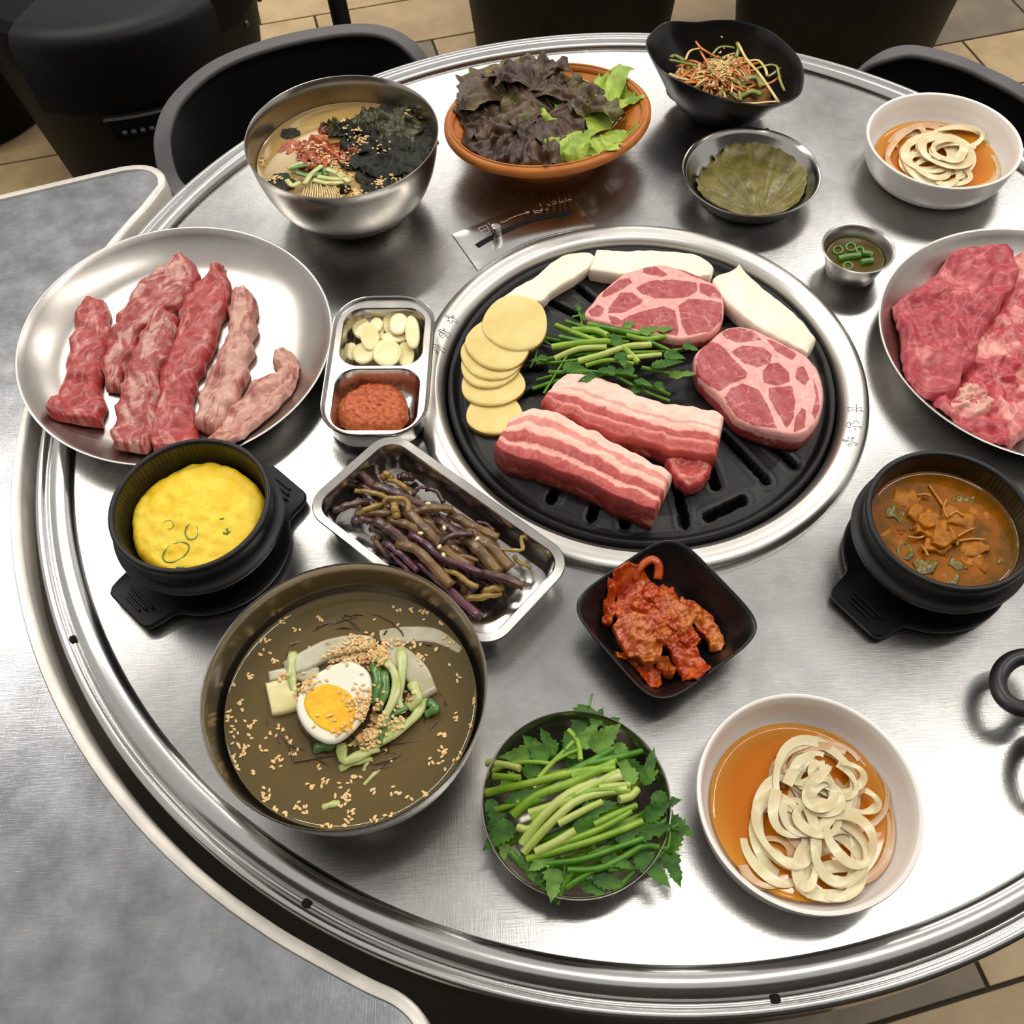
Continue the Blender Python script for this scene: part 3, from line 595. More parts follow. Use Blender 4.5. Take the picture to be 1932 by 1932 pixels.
for cx, cy, sx, sy, n_ in ((1090, 560, 120, 70, 230), (1140, 1000, 75, 120, 210), (720, 820, 60, 65, 90), (960, 610, 100, 50, 110), (1090, 1150, 90, 55, 110), (1390, 870, 45, 40, 18), (1200, 640, 60, 60, 40), (1350, 520, 120, 30, 20), (560, 740, 50, 25, 14), (1300, 1040, 60, 60, 20)):
    for _ in range(n_):
        P = at(*kl((cx + rg.gauss(0, sx * .6), cy + rg.gauss(0, sy * .6))), .068); pile.append((P.x, P.y, drop(bl_, P.x, P.y, ZL) + rg.uniform(.0002, .0022)))
seed_stuff('sesame_pile', pile, 'heaped toasted sesame seeds around the halved egg', rg, 1.05)

# --- back noodle bowl
ka = crop(450, 120, .20704); ZA = .0615
NOOD2 = M('wheat_noodle', (226, 206, 160), (206, 184, 132), 60, rough=.3)
np_ = [tube(crv(world([(620 + i * 14, 1060 + rg.uniform(-20, 20)), (600 + i * 20, 1150), (560 + i * 26, 1260)], .063 + .002 * rg.random(), ka), 8), .0008, 5) for i in range(16)]
put('wheat_noodles', join(*np_), NOOD2, label='pale thin noodles at the near side of the seaweed soup', cat='noodles', kind='stuff')
KIM = M('kimchi_leaf', (164, 46, 4), (200, 88, 14), 90, rough=.22, bmp=.6, bs=240, bd=.0015, sub=.05, coat=.35)
KIMP = M('pale_kimchi_rib', (172, 62, 8), (196, 112, 30), 60, rough=.22, bmp=.5, bs=260, bd=.0012, stretch=(1.6, .6, 1), sub=.05, coat=.35)
def crumple(c, R, H, seed_, n=22, rag=.35):
    v, f = [], []
    for i in range(n):
        for j in range(n):
            x, y = (i / (n - 1) - .5) * 2, (j / (n - 1) - .5) * 2; k = 1 + rag * nz.noise(V((x * 1.6 + seed_, y * 1.6, seed_)))
            q = max(abs(x), abs(y)); d = math.hypot(x, y) + 1e-6; s = q / d
            z = H * (.5 + .9 * nz.noise(V((x * 1.9, y * 1.9, seed_ * 3))) + .5 * nz.noise(V((x * 5, y * 5, seed_ + 9))))
            v.append((c[0] + x * s * k * R, c[1] + y * s * k * R, c[2] + max(z, -.001) * (1 - .35 * q * q)))
    f = [(i * n + j, (i + 1) * n + j, (i + 1) * n + j + 1, i * n + j + 1) for i in range(n - 1) for j in range(n - 1)]
    return v, f
A_top = []; KIMA = M('soup_kimchi', (140, 50, 16), (186, 96, 44), 90, rough=.3, bmp=.6, bs=240, bd=.0015, coat=.25)
for i, (sp, z) in enumerate([([(560, 700, 50), (650, 720, 90), (760, 730, 90), (880, 750, 60)], .072), ([(570, 820, 60), (680, 830, 80), (790, 820, 70)], .070), ([(740, 560, 30), (800, 560, 55), (850, 590, 30)], .067), ([(390, 720, 25), (470, 740, 40), (560, 770, 40)], .064), ([(900, 760, 40), (960, 800, 60), (1040, 800, 40)], .069)]):
    P = at(*ka((np.mean([q[0] for q in sp]), np.mean([q[1] for q in sp]))), z); lab = ['red kimchi piece heaped in the seaweed noodle soup', 'red kimchi piece with sesame nearest the cucumber in the soup', 'small kimchi scrap at the back of the seaweed soup', 'faint kimchi shred sunk left in the seaweed soup', 'kimchi scrap against the dried seaweed in the soup'][i]
    A_top.append(put('kimchi_piece', crumple((P.x, P.y, .0612), (.023, .019, .010, .012, .012)[i], (.014, .011, .007, .002, .008)[i], i * 5.1 + 2, rag=.5), KIMA, label=lab, cat='kimchi', sharp=None))
for i, (p, g) in enumerate([([(470, 960), (600, 930), (760, 950), (800, 1020)], 1), ([(520, 990), (640, 1020), (760, 1000)], 1), ([(600, 1100), (660, 1010), (760, 930)], 0), ([(680, 1060), (820, 1090), (960, 1080)], 0), ([(720, 1030), (860, 1050), (1000, 1050)], 0), ([(800, 960), (900, 1000), (1010, 1080)], 0), ([(450, 960), (560, 910), (680, 920)], 0), ([(440, 1060), (490, 1110), (560, 1080)], 0)]):
    A_top.append(put('cucumber_strip', tube(crv(world(p, .066 + .001 * (i % 3), ka), 14), .0028, 8, flat=.4, power=3), CUCG if g else CUC, label='dark green cucumber strip in the back soup bowl' if g else 'pale cucumber strip in the back soup bowl', cat='cucumber', group='green cucumber in the back soup' if g else 'pale cucumber in the back soup', sharp=None))
NORI = M('dried_seaweed', (18, 20, 10), (46, 48, 26), 120, rough=.5, spec=.3, bmp=.6, bs=380, bd=.0015, lo=.45, hi=.7)
NORI2 = M('olive_seaweed', (38, 42, 12), (66, 66, 22), 80, rough=.35, bmp=.4, bs=300)
for i, (x, y, R, H, m_) in enumerate([(1350, 860, 210, .014, 0), (1560, 800, 190, .008, 0), (1180, 700, 170, .012, 0), (1230, 560, 140, .016, 1), (1430, 620, 170, .012, 1), (1650, 680, 150, .005, 0), (1300, 1040, 150, .008, 0), (1050, 600, 110, .010, 0), (860, 600, 80, .012, 1), (1440, 980, 140, .008, 0), (1100, 880, 110, .006, 0), (1330, 480, 130, .006, 0), (380, 1080, 90, .003, 0), (470, 620, 60, .003, 0), (1250, 1130, 80, .006, 0), (970, 1150, 40, .008, 0), (1480, 500, 90, .010, 1)]):
    P = at(*ka((x, y)), .064); dx, dy = P.x - AC[0], P.y - AC[1]; R_ = R * .207 / 1300; d = math.hypot(dx, dy); mxd = .0905 - R_ * .75
    if d > mxd: P.x, P.y = AC[0] + dx * mxd / d, AC[1] + dy * mxd / d
    A_top.append(put('seaweed_flake', crumple((P.x, P.y, .0618), R_, H, i * 2.3 + 1), NORI2 if m_ else NORI, label='crinkled olive green seaweed flake standing up in the back soup' if m_ else 'crinkled black dried seaweed flake on the back soup', cat='seaweed', group='olive seaweed in the back soup' if m_ else 'black seaweed in the back soup', sharp=None))
ba = bvh_of(A_top); pts = []
for i in range(36):
    a = 1.15 + i * .058 * 2.1; r = .0885 + rg.uniform(-.003, .001); pts.append((AC[0] + r * math.cos(a), AC[1] + r * math.sin(a)))
for cx, cy, n_, sp in ((600, 520, 5, 70), (720, 490, 4, 40), (1010, 460, 4, 40), (1180, 440, 6, 50), (900, 580, 8, 60)):
    for _ in range(n_): P = at(*ka((cx + rg.gauss(0, sp * .6), cy + rg.gauss(0, sp * .5))), .064); pts.append((P.x, P.y))
for x, y in pts[:max(0, 300 - ns)]:
    seed(x, y, drop(ba, x, y, ZA) + .0004, 'tiny sesame seed afloat in the back seaweed soup bowl', 'sesame seeds in the back soup bowl', rg)
pile = []
for cx, cy, sx, sy, n_ in ((680, 780, 120, 30, 60), (860, 860, 120, 60, 70), (1120, 720, 60, 30, 30), (970, 560, 30, 60, 22), (1040, 640, 120, 50, 26), (820, 1140, 130, 50, 90), (1060, 1150, 70, 50, 60), (1290, 1080, 50, 40, 34), (940, 980, 90, 50, 40), (1430, 1050, 60, 20, 12), (200, 860, 30, 60, 16), (330, 1030, 70, 25, 22), (1560, 480, 60, 30, 14), (1230, 790, 160, 60, 16)):
    for _ in range(n_):
        P = at(*ka((cx + rg.gauss(0, sx * .55), cy + rg.gauss(0, sy * .55))), .067)
        if math.hypot(P.x - AC[0], P.y - AC[1]) < .089: pile.append((P.x, P.y, drop(ba, P.x, P.y, ZA) + rg.uniform(.0002, .0014)))
seed_stuff('sesame_sprinkle', pile, 'sesame seeds sprinkled over kimchi and seaweed in the back soup', rg, 1.0)

# ------------------------------------------------------------------ steel plates of raw meat
def meat_plate(c, tilt, label):
    prof = [(0, .002), (.098, .002), (.104, .0005), (.108, .0006), (.118, .0045), (.130, .0120), (.1395, .0205), (.1435, .0252), (.1447, .0262), (.1450, .0268), (.1440, .0272), (.1425, .0264), (.1385, .0218), (.1290, .0135), (.117, .0062), (.108, .0034), (.100, .0030), (0, .0030)]
    v, f = lathe(prof, (0, 0, 0), 128); nrm = V((tilt[0], tilt[1], 1)).normalized(); R = V((0, 0, 1)).rotation_difference(nrm).to_matrix()
    return put('steel_plate', ([V(c) + R @ V(p) for p in v], f), ST_PLATE, label=label, cat='plate', group='round steel meat plates', sharp=60)
FP = V((-.4262, .040, .0062)); FT = (.045, -.035)
meat_plate(FP, FT, 'round steel plate of raw skirt meat strips overhanging the table rim'); IP = V((.3735, -.0027, 0)); meat_plate(IP, (0, 0), 'round steel plate of thin red meat at the right edge')
def pin(r): return float(np.interp(r, [0, .100, .108, .117, .129, .1385, .1425, .145], [.0030, .0030, .0034, .0062, .0135, .0218, .0264, .030]))
def fz(x, y): return FP.z + .0010 + pin(math.hypot(x - FP.x, y - FP.y)) - (FT[0] * (x - FP.x) + FT[1] * (y - FP.y))
def iz(x, y): return pin(math.hypot(x - IP.x, y - IP.y)) + .001
k6 = crop(0, 420, .33126)
strips = [
 ([(530, 395, 55), (525, 440, 85), (505, 540, 104), (480, 640, 104), (452, 760, 108), (440, 880, 112), (420, 980, 140), (412, 1050, 158), (412, 1090, 150)], .017, BEEF3, 'raw red meat strip at the far left of the plate'),
 ([(990, 160, 30), (1030, 220, 100), (960, 320, 118), (830, 410, 112), (740, 510, 92), (690, 600, 92), (640, 700, 90), (615, 800, 72), (605, 890, 45)], .016, BEEF, 'long raw meat strip behind, reaching the plate\'s back wall'),
 ([(1215, 185, 42), (1222, 260, 70), (1180, 370, 110), (1110, 480, 128), (1085, 600, 118), (1030, 720, 108), (985, 840, 100), (960, 960, 108), (955, 1080, 140), (960, 1180, 150), (960, 1240, 140)], .018, BEEF3, 'longest raw meat strip down the middle of the left plate'),
 ([(950, 455, 45), (900, 540, 84), (860, 660, 104), (795, 790, 110), (765, 920, 120), (745, 1040, 128), (720, 1150, 125), (710, 1240, 92)], .022, BEEF, 'raw meat strip with white fat flecks over the middle strip'),
 ([(1355, 300, 38), (1362, 400, 72), (1345, 540, 84), (1310, 680, 94), (1262, 820, 102), (1200, 940, 104), (1150, 1050, 86), (1130, 1100, 74)], .019, BEEF2, 'pale ridged raw meat strip right of the middle'),
 ([(1560, 640, 40), (1610, 720, 62), (1600, 810, 76), (1500, 900, 105), (1400, 990, 116), (1310, 1090, 110), (1255, 1190, 112), (1230, 1240, 104)], .015, BEEF2, 'hook-ended raw meat strip at the right of the left plate')]
for i, (sp, th, mt, lb) in enumerate(strips):
    A, B = spine([(q[0], q[1], q[2] * .94) for q in sp], k6, .024 + .5 * th)
    cv = lambda x, y, th=th: fz(x, y) + th * .8
    put('meat_strip', slab(A, B, fz, cv, 80, 24, r=.0085, amp=.0042, fs=75, seed=i * 3, jag=.005, jf=70, oct=.3), mt, label=lb, cat='meat', group='raw skirt meat strips', sharp=None)
k3 = crop(1540, 400, .24845)
def raw(out, k, zb, zt, mt, label, seed_, r=.008, amp=.005, n=110, rings=24, c=None, cat='meat', group=None, jag=.003, fs=55):
    O = world(out, zt, k); return put('raw_meat', blob(O, iz if zb < .01 else zb, (lambda x, y: max(zt, iz(x, y) + .008)), n, rings, r=r, amp=amp, fs=fs, seed=seed_, jag=jag, c=c), mt, label=label, cat=cat, group=group, sharp=None)
raw([(1480, 330), (1640, 300), (1760, 420), (1800, 700), (1700, 950), (1500, 900), (1380, 800), (1420, 560)], k3, .004, .016, SHEET2, 'pink fatty meat slice at the plate edge nearest the frame', 3, group='raw meat on the right plate')
raw([(1100, 1290), (1150, 1120), (1230, 900), (1380, 760), (1500, 800), (1650, 950), (1750, 1200), (1700, 1550), (1560, 1700), (1400, 1760), (1250, 1680), (1080, 1580), (980, 1500), (895, 1430), (930, 1380), (1030, 1370)], k3, .004, .020, SHEET2, 'crumpled pink meat with pale fat at the front of the right plate', 7, amp=.009, fs=70, group='raw meat on the right plate')
raw([(1030, 300), (1130, 240), (1260, 235), (1400, 220), (1510, 290), (1545, 420), (1525, 550), (1440, 640), (1400, 740), (1330, 830), (1270, 920), (1240, 1030), (1200, 1150), (1110, 1220), (1100, 1340), (1000, 1395), (880, 1380), (780, 1345), (690, 1250), (672, 1100), (665, 980), (655, 860), (612, 750), (620, 660), (700, 590), (800, 530), (890, 460), (970, 380)], k3, .004, .026, SHEET, 'large dark red raw meat sheet on the right plate', 1, amp=.006, group='raw meat on the right plate')
FATM = M('pale_meat_fat', (232, 186, 168), (214, 150, 138), 40, rough=.35, bmp=.3, bs=120, sub=.2)
raw([(1110, 1280), (1180, 1250), (1260, 1330), (1380, 1400), (1330, 1480), (1250, 1560), (1150, 1500), (1050, 1440)], k3, .012, .0235, FATM, 'curl of pale fat at the front of the right plate', 12, amp=.006, fs=160, jag=.006, group='raw meat on the right plate', n=60, rings=14)

# ------------------------------------------------------------------ food on the grill
k1 = crop(1050, 440, .31056); k2 = crop(900, 680, .2588); k8 = crop(800, 400, .23292)
def gz(x, y): return plate_z(math.hypot(x - GC.x, y - GC.y)) + .0008
def neck(out, mus, zt, th, label, seed_):
    O = world(out, zt, k1); vf = blob(O, gz, zt, 150, 44, r=.004, amp=.0018, fs=40, seed=seed_)
    P = np.array([p[:2] for p in vf[0]]); d = np.full(len(P), 9.)
    for m_ in mus: d = np.minimum(d, poly_sd(P, [p[:2] for p in world(m_, zt, k1)]))
    fat = np.clip(.5 + d / .0022, 0, 1); sd_ = np.array(vf[2]['side'])
    fat = np.where(sd_ > .3, np.array([.2 + .25 * N(p[0], p[1], p[2], 60, seed_) for p in vf[0]]), fat)
    vf[2]['fat'] = fat; return put('pork_neck_slice', vf, NECK, label=label, cat='pork', group='thick pork neck slices', sharp=None)
neck([(370, 270), (480, 215), (620, 185), (760, 212), (900, 272), (990, 335), (1020, 420), (1012, 510), (975, 575), (880, 620), (760, 640), (600, 620), (400, 575), (230, 530), (165, 485), (210, 420), (270, 345)],
     [[(525, 205), (600, 200), (680, 255), (640, 268), (560, 250), (525, 235)], [(480, 330), (560, 290), (720, 280), (850, 300), (860, 350), (800, 385), (700, 395), (600, 395), (520, 370)], [(870, 300), (950, 320), (1000, 370), (1000, 395), (930, 390), (870, 360)], [(320, 440), (390, 360), (460, 365), (530, 410), (500, 440), (400, 480), (310, 490)], [(370, 290), (440, 275), (460, 300), (400, 345), (270, 390), (290, 345)], [(740, 440), (800, 400), (900, 405), (1005, 420), (1005, 520), (940, 590), (800, 620), (760, 560)], [(500, 480), (650, 440), (720, 470), (740, 560), (740, 620), (560, 600), (450, 570), (390, 530), (440, 500)], [(190, 470), (250, 430), (290, 450), (270, 510), (210, 505)], [(700, 200), (800, 225), (930, 290), (920, 300), (800, 250)], [(310, 500), (380, 515), (430, 570), (330, 550)]],
     .026, .02, 'thick marbled pork neck slice at the back of the grill', 2)
neck([(840, 735), (920, 655), (1000, 585), (1080, 562), (1200, 580), (1300, 622), (1420, 690), (1520, 745), (1590, 825), (1625, 930), (1620, 1050), (1580, 1150), (1500, 1215), (1400, 1222), (1250, 1190), (1100, 1125), (1010, 1020), (910, 915), (855, 850)],
     [[(880, 700), (940, 650), (1020, 700), (1090, 780), (1160, 850), (1150, 880), (1060, 910), (990, 970), (900, 900), (850, 850), (850, 760)], [(1060, 720), (1130, 680), (1250, 690), (1310, 740), (1300, 780), (1220, 815), (1140, 790)], [(1250, 840), (1290, 790), (1350, 790), (1410, 850), (1420, 900), (1350, 925), (1260, 910)], [(1290, 935), (1430, 925), (1450, 1030), (1440, 1120), (1400, 1190), (1340, 1090), (1290, 1000)], [(1020, 1000), (1060, 940), (1130, 910), (1230, 950), (1280, 1040), (1340, 1190), (1200, 1165), (1100, 1115), (1030, 1030)], [(1460, 820), (1500, 805), (1540, 880), (1510, 925), (1450, 880)], [(1450, 1120), (1490, 1065), (1515, 1080), (1510, 1180), (1440, 1210)], [(1000, 595), (1080, 572), (1200, 595), (1250, 645), (1100, 665), (1030, 640)], [(1270, 635), (1370, 680), (1460, 740), (1430, 775), (1330, 720)], [(1560, 880), (1590, 960), (1600, 1060), (1570, 1130), (1550, 1100), (1575, 1000)]],
     .028, .022, 'thick marbled pork neck slice at the right of the grill', 6)
def belly_slab(A, B, zt, mt, label, seed_):
    A, B = world(A, zt, k2), world(B, zt, k2)
    vf = slab(A, B, gz, zt, 90, 34, r=.0025, amp=.0030, fs=60, seed=seed_, jag=.0025, jf=70); return vf
vf = belly_slab([(240, 420), (400, 345), (550, 362), (680, 425), (830, 500), (1000, 590), (1150, 670), (1300, 745), (1425, 815)], [(120, 615), (230, 690), (400, 735), (560, 790), (720, 850), (860, 905), (1000, 985), (1140, 1040), (1300, 1090)], .033, None, '', 1)
put('pork_belly_slab', vf, belly('front_belly', 0), label='striped raw pork belly slab at the front of the grill', cat='pork', group='raw pork belly slabs', sharp=None)
pb = thing('pork_belly_slab', 'raw pork belly slab with thick white fat behind the front one', 'pork', at(*k2((1100, 450)), .003), 'raw pork belly slabs')
B2 = belly('back_belly', 1)
put('belly_body', belly_slab([(555, 165), (680, 95), (800, 98), (950, 132), (1100, 205), (1250, 268), (1450, 312), (1650, 345), (1802, 395)], [(470, 285), (560, 345), (660, 385), (780, 450), (900, 500), (1050, 545), (1250, 600), (1450, 655), (1745, 690)], .030, None, '', 4), B2, pb, sharp=None)
fo = world([(1390, 700), (1440, 640), (1560, 630), (1690, 680), (1700, 800), (1650, 880), (1560, 915), (1470, 880), (1425, 810)], .020, k2)
fv = blob(fo, gz, .019, 72, 18, r=.0035, amp=.004, fs=90, seed=5, jag=.003); dist = np.array(fv[2]['t']); fv[2]['v'] = np.where(dist < .62, .62, np.where(dist < .85, .78, .9)) - .5 * np.array(fv[2]['side']); fv[2]['u'] = dist * 0
put('belly_fold', fv, B2, pb, sharp=None)
mu = [([(635, 690), (760, 600), (900, 520), (1000, 430), (1120, 350), (1240, 325), (1340, 330), (1390, 365)], [(650, 722), (800, 724), (950, 715), (1040, 635), (1150, 575), (1260, 505), (1340, 440), (1392, 385)], k8, 'slim white mushroom slice lying behind the potato slices', .011),
      ([(245, 95), (400, 103), (600, 100), (800, 118), (900, 150), (955, 205)], [(200, 215), (330, 240), (500, 250), (700, 260), (850, 265), (940, 250)], k1, 'thick white mushroom slice at the back edge of the grill', .015),
      ([(1110, 182), (1135, 215), (1190, 270), (1280, 350), (1400, 440), (1500, 540), (1575, 640)], [(1070, 235), (955, 272), (1000, 370), (1090, 460), (1190, 545), (1330, 625), (1525, 718)], k1, 'broad white mushroom slice beside the right pork neck', .018)]
for i, (A, B, k, lb, h) in enumerate(mu):
    z = .005 + h; put('mushroom_slice', slab(world(A, z, k), world(B, z, k), lambda x, y: gz(x, y), z, 50, 14, r=.0015, amp=.0008, seed=i, jag=.0012), MUSH, label=lb, cat='mushroom', group='king mushroom slices on the grill', sharp=55)
po = [(933, 780, 53, 40, .006, 0, 'bottom potato slice nearest the pork belly'), (929, 724, 60, 40, .0105, .05, 'second potato slice from the front of the fan'), (924, 690, 56, 38, .0150, .08, 'third potato slice from the front of the fan'), (931, 668, 62, 42, .0190, .1, 'fourth potato slice from the front of the fan'), (941, 648, 62, 43, .0235, .12, 'potato slice just under the top one'), (973, 609, 61, 47, .0290, .14, 'large top potato slice of the overlapping fan')]
for i, (x, y, rx, ry, z, tl, lb) in enumerate(po):
    out = world([(x + rx * (1 + .04 * math.sin(3 * a + i)) * math.cos(a), y + ry * (1 + .05 * math.cos(2 * a + i)) * math.sin(a)) for a in np.linspace(0, 2 * math.pi, 24, endpoint=False)], z + .002, lambda p: p)
    c = at(x, y, z); sl1 = lambda x_, y_, c=c, z=z, tl=tl: z + .0025 + tl * ((y_ - c.y) + .4 * (x_ - c.x)); sl0 = lambda x_, y_, c=c, z=z, tl=tl: z - .0052 + tl * ((y_ - c.y) + .4 * (x_ - c.x))
    put('potato_slice', blob(out, sl0, sl1, 64, 12, r=.0007, amp=.0004, seed=i), POT, label='yellow ' + lb, cat='potato', group='potato slices fanned on the grill', sharp=60)

# ------------------------------------------------------------------ water parsley
def stems(lst, k, zf, where, rg, scale, mid):
    out = []
    for i, (p, wd, mt) in enumerate(lst):
        n_ = 12; pz = [zf(*k(q)) + (q[2] if len(q) > 2 else 0) for q in p]
        P = crv([tuple(at(*k(q), z)) for q, z in zip(p, pz)], n_); r = wd * scale
        rr = [r * (1.08 - .16 * j / n_) for j in range(n_)]; c = np.mean(P, 0); sd_ = 'left' if p[len(p) // 2][0] < mid else 'right'
        kind_ = ('dark green', 'bright green', 'whitish green')[mt] + (' thick' if wd > 21 else ' slim')
        out.append((put('parsley_sprig', tube(P, rr, 9), (STEM2, STEM, STEM3)[mt], label='%s parsley sprig, %s side of the pile %s' % (kind_, sd_, where), cat='herb', group='%s parsley sprigs, %s, %s' % (kind_, sd_, where), sharp=50), P))
    return out
def leaves(lst, k, zf, sprigs, dark=LEAF, pale=LEAF2):
    for i, (x, y, ang, L, W, mt) in enumerate(lst):
        c = at(*k((x, y)), zf(*k((x, y)))); best = min(sprigs, key=lambda o: min((V(o[1][0]) - c).length, (V(o[1][-1]) - c).length, (V(o[1][6]) - c).length * 1.3))
        put('leaf', leaf(c, math.radians(ang), L, W, .22, (rnd.uniform(-.3, .3), rnd.uniform(-.25, .1)), seed=i, lobes=2 if i % 3 else 0), pale if mt else dark, best[0], sharp=None)
rg = random.Random(21)
def zg(px, py):
    c = at(px, py, .02); d = math.hypot((px - 1165) / 175, (py - 665) / 95); return .010 + .022 * max(0, 1 - d * d)
gs = [([(1040, 1095), (1250, 1065), (1500, 1050), (1640, 1120), (1735, 1220)], 24, 1), ([(1070, 920), (1250, 990), (1410, 1045)], 20, 1), ([(1150, 885), (1300, 930), (1420, 945)], 14, 0), ([(1330, 910), (1600, 965), (1850, 1000)], 20, 0), ([(1060, 1190), (1250, 1110), (1480, 1095)], 22, 2), ([(1250, 1210), (1450, 1155), (1640, 1090), (1835, 1075)], 24, 2), ([(1310, 1245), (1500, 1200), (1700, 1230)], 16, 1), ([(790, 965), (900, 1010), (1045, 1085)], 9, 0), ([(880, 1432), (1030, 1380), (1120, 1360)], 14, 0), ([(970, 1470), (1080, 1290), (1180, 1130)], 9, 0), ([(915, 1360), (1040, 1325)], 10, 0), ([(910, 1225), (1100, 1215), (1300, 1190)], 11, 0), ([(1640, 1180), (1780, 1170), (1920, 1155)], 18, 2), ([(1200, 960), (1380, 960), (1490, 1000)], 26, 1), ([(1830, 1000), (1950, 1010), (2050, 960)], 17, 1), ([(2000, 1010), (2120, 970), (2215, 890)], 15, 0), ([(1640, 1000), (1800, 1030), (2000, 1000)], 19, 1), ([(1800, 1040), (1960, 1110), (2070, 1170)], 15, 0), ([(1650, 1090), (1840, 1080)], 20, 2), ([(1760, 1260), (1960, 1300), (2090, 1330)], 15, 0), ([(1700, 1370), (1850, 1420), (1990, 1480)], 15, 0), ([(1560, 1330), (1760, 1440), (1990, 1530)], 12, 0), ([(1100, 1010), (1250, 1040), (1380, 1050)], 16, 0), ([(1080, 1300), (1300, 1290), (1560, 1320)], 14, 0), ([(860, 1260), (900, 1180), (920, 1080)], 8, 0), ([(1230, 760), (1270, 850), (1280, 950)], 8, 0), ([(1200, 850), (1400, 820), (1560, 860)], 9, 0)]
for i in range(12):
    x = rg.uniform(1150, 1800); y = rg.uniform(1000, 1330); l = rg.uniform(150, 300); a = rg.uniform(-.25, .3); gs.append(([(x - l, y - l * a, -.006), (x, y, -.006), (x + l, y + l * a, -.006)], 15, rg.choice((0, 1))))
gsp = stems(gs, k8, zg, 'on the grill', rg, .233 / 2050 * 1.15, 1500)
gl = [(1580, 1080, 110, .016, .009, 0), (1580, 1140, -80, .022, .009, 0), (1760, 980, 20, .018, .009, 1), (1850, 1250, 10, .030, .011, 0), (1700, 1270, 190, .020, .009, 0), (1720, 1370, -30, .016, .009, 0), (1770, 1420, 200, .016, .007, 0), (1990, 1330, 0, .026, .010, 1), (2180, 1330, 15, .022, .012, 0), (1130, 1250, -20, .028, .011, 0), (1000, 1180, 200, .018, .009, 0), (1290, 870, 60, .016, .006, 0), (1350, 850, 20, .022, .005, 0), (1480, 860, -10, .018, .006, 0), (1900, 960, 10, .016, .008, 1), (1950, 1150, -20, .020, .010, 0), (1560, 1290, 180, .020, .009, 0), (1420, 1320, 200, .022, .008, 0), (1260, 800, 100, .012, .004, 0), (1880, 1380, -60, .014, .007, 0), (2100, 1080, -30, .016, .008, 0), (1620, 930, 30, .014, .007, 1)]
leaves(gl, k8, lambda x, y: zg(x, y) + .003, gsp)
OC = (-.0838, -.4152, 0)
def small_bowl(c, R, H, label, name='steel_bowl'):
    pr = [(0, .0015), (R * .50, .0015), (R * .52, 0), (R * .56, .0003), (R * .70, .10 * H), (R * .84, .32 * H), (R * .94, .66 * H), (R * .985, .95 * H), (R * 1.004, .985 * H), (R * 1.0, 1.0 * H), (R * .98, .985 * H), (R * .925, .66 * H), (R * .825, .35 * H), (R * .69, .14 * H), (R * .55, .06 * H), (0, .05 * H)]
    return put(name, lathe(pr, c, 112), ST_BOWL, label=label, cat='bowl', sharp=60)
small_bowl(OC, .0645, .042, 'steel bowl heaped with fresh green water parsley, front centre')
k9 = crop(890, 1300, .21739)
def zo(px, py):
    d = math.hypot((px - 1088) / 178, (py - 1520) / 178); return .020 + .034 * max(0, 1 - d * d) + .014 * min(1, d) ** 2
os_ = [([(120, 905), (500, 820), (900, 720), (1240, 690)], 30, 1), ([(360, 1100), (560, 930), (900, 800), (1230, 640)], 32, 1), ([(440, 1350), (620, 1100), (900, 880), (1290, 760)], 34, 2), ([(450, 1420), (700, 1150), (950, 950), (1340, 870)], 30, 2), ([(560, 1400), (900, 1300), (1180, 1180), (1380, 1060)], 24, 1), ([(480, 1480), (800, 1390), (1150, 1280), (1480, 1150)], 26, 1), ([(620, 1520), (950, 1480), (1250, 1380), (1500, 1290)], 22, 0), ([(830, 1570), (1100, 1560), (1300, 1470), (1500, 1360), (1690, 1390)], 24, 0), ([(1180, 1570), (1400, 1560), (1560, 1500), (1680, 1400)], 15, 0), ([(1200, 1800), (1300, 1690), (1410, 1580)], 18, 0), ([(720, 1830), (830, 1660), (880, 1570)], 20, 0), ([(750, 1870), (790, 1700), (810, 1520)], 9, 0), ([(130, 640), (300, 660), (420, 690)], 28, 2), ([(160, 720), (340, 650), (540, 635), (700, 650)], 18, 1), ([(190, 760), (420, 770)], 26, 1), ([(580, 770), (720, 620), (880, 460)], 18, 1), ([(840, 360), (920, 460), (945, 620)], 22, 1), ([(690, 640), (820, 570), (920, 530)], 14, 1), ([(1000, 650), (1280, 590), (1475, 540)], 24, 0), ([(830, 730), (1050, 620), (1220, 520)], 26, 0), ([(860, 760), (1120, 680), (1250, 620)], 24, 1), ([(500, 1080), (760, 990), (1060, 830), (1280, 720)], 30, 2), ([(520, 1130), (800, 960), (1100, 880), (1370, 890)], 28, 1), ([(750, 1170), (980, 1050), (1130, 980)], 26, 2), ([(1060, 1180), (1240, 1090), (1430, 1010)], 24, 1), ([(560, 1420), (720, 1340), (900, 1230)], 34, 2), ([(210, 1050), (300, 1020), (420, 980)], 22, 1), ([(400, 1200), (480, 1220), (540, 1190)], 28, 2), ([(1560, 770), (1640, 680)], 14, 1), ([(1700, 1380), (1720, 1240), (1690, 1080)], 9, 0), ([(820, 1720), (950, 1640), (1080, 1560)], 22, 0), ([(570, 1690), (640, 1650)], 16, 0), ([(340, 1420), (440, 1520), (560, 1620)], 26, 0), ([(1560, 1240), (1650, 1160), (1740, 1090)], 20, 0), ([(1600, 1290), (1700, 1220), (1790, 1180)], 18, 0), ([(1020, 150), (1040, 60), (1052, 40)], 10, 0), ([(1590, 1010), (1610, 1110), (1590, 1240)], 9, 0), ([(1100, 860), (1250, 840), (1370, 830)], 24, 2), ([(230, 600), (330, 590), (420, 590)], 12, 0), ([(600, 960), (420, 1030), (330, 1080)], 20, 0), ([(1280, 960), (1380, 930), (1440, 870)], 30, 2)]
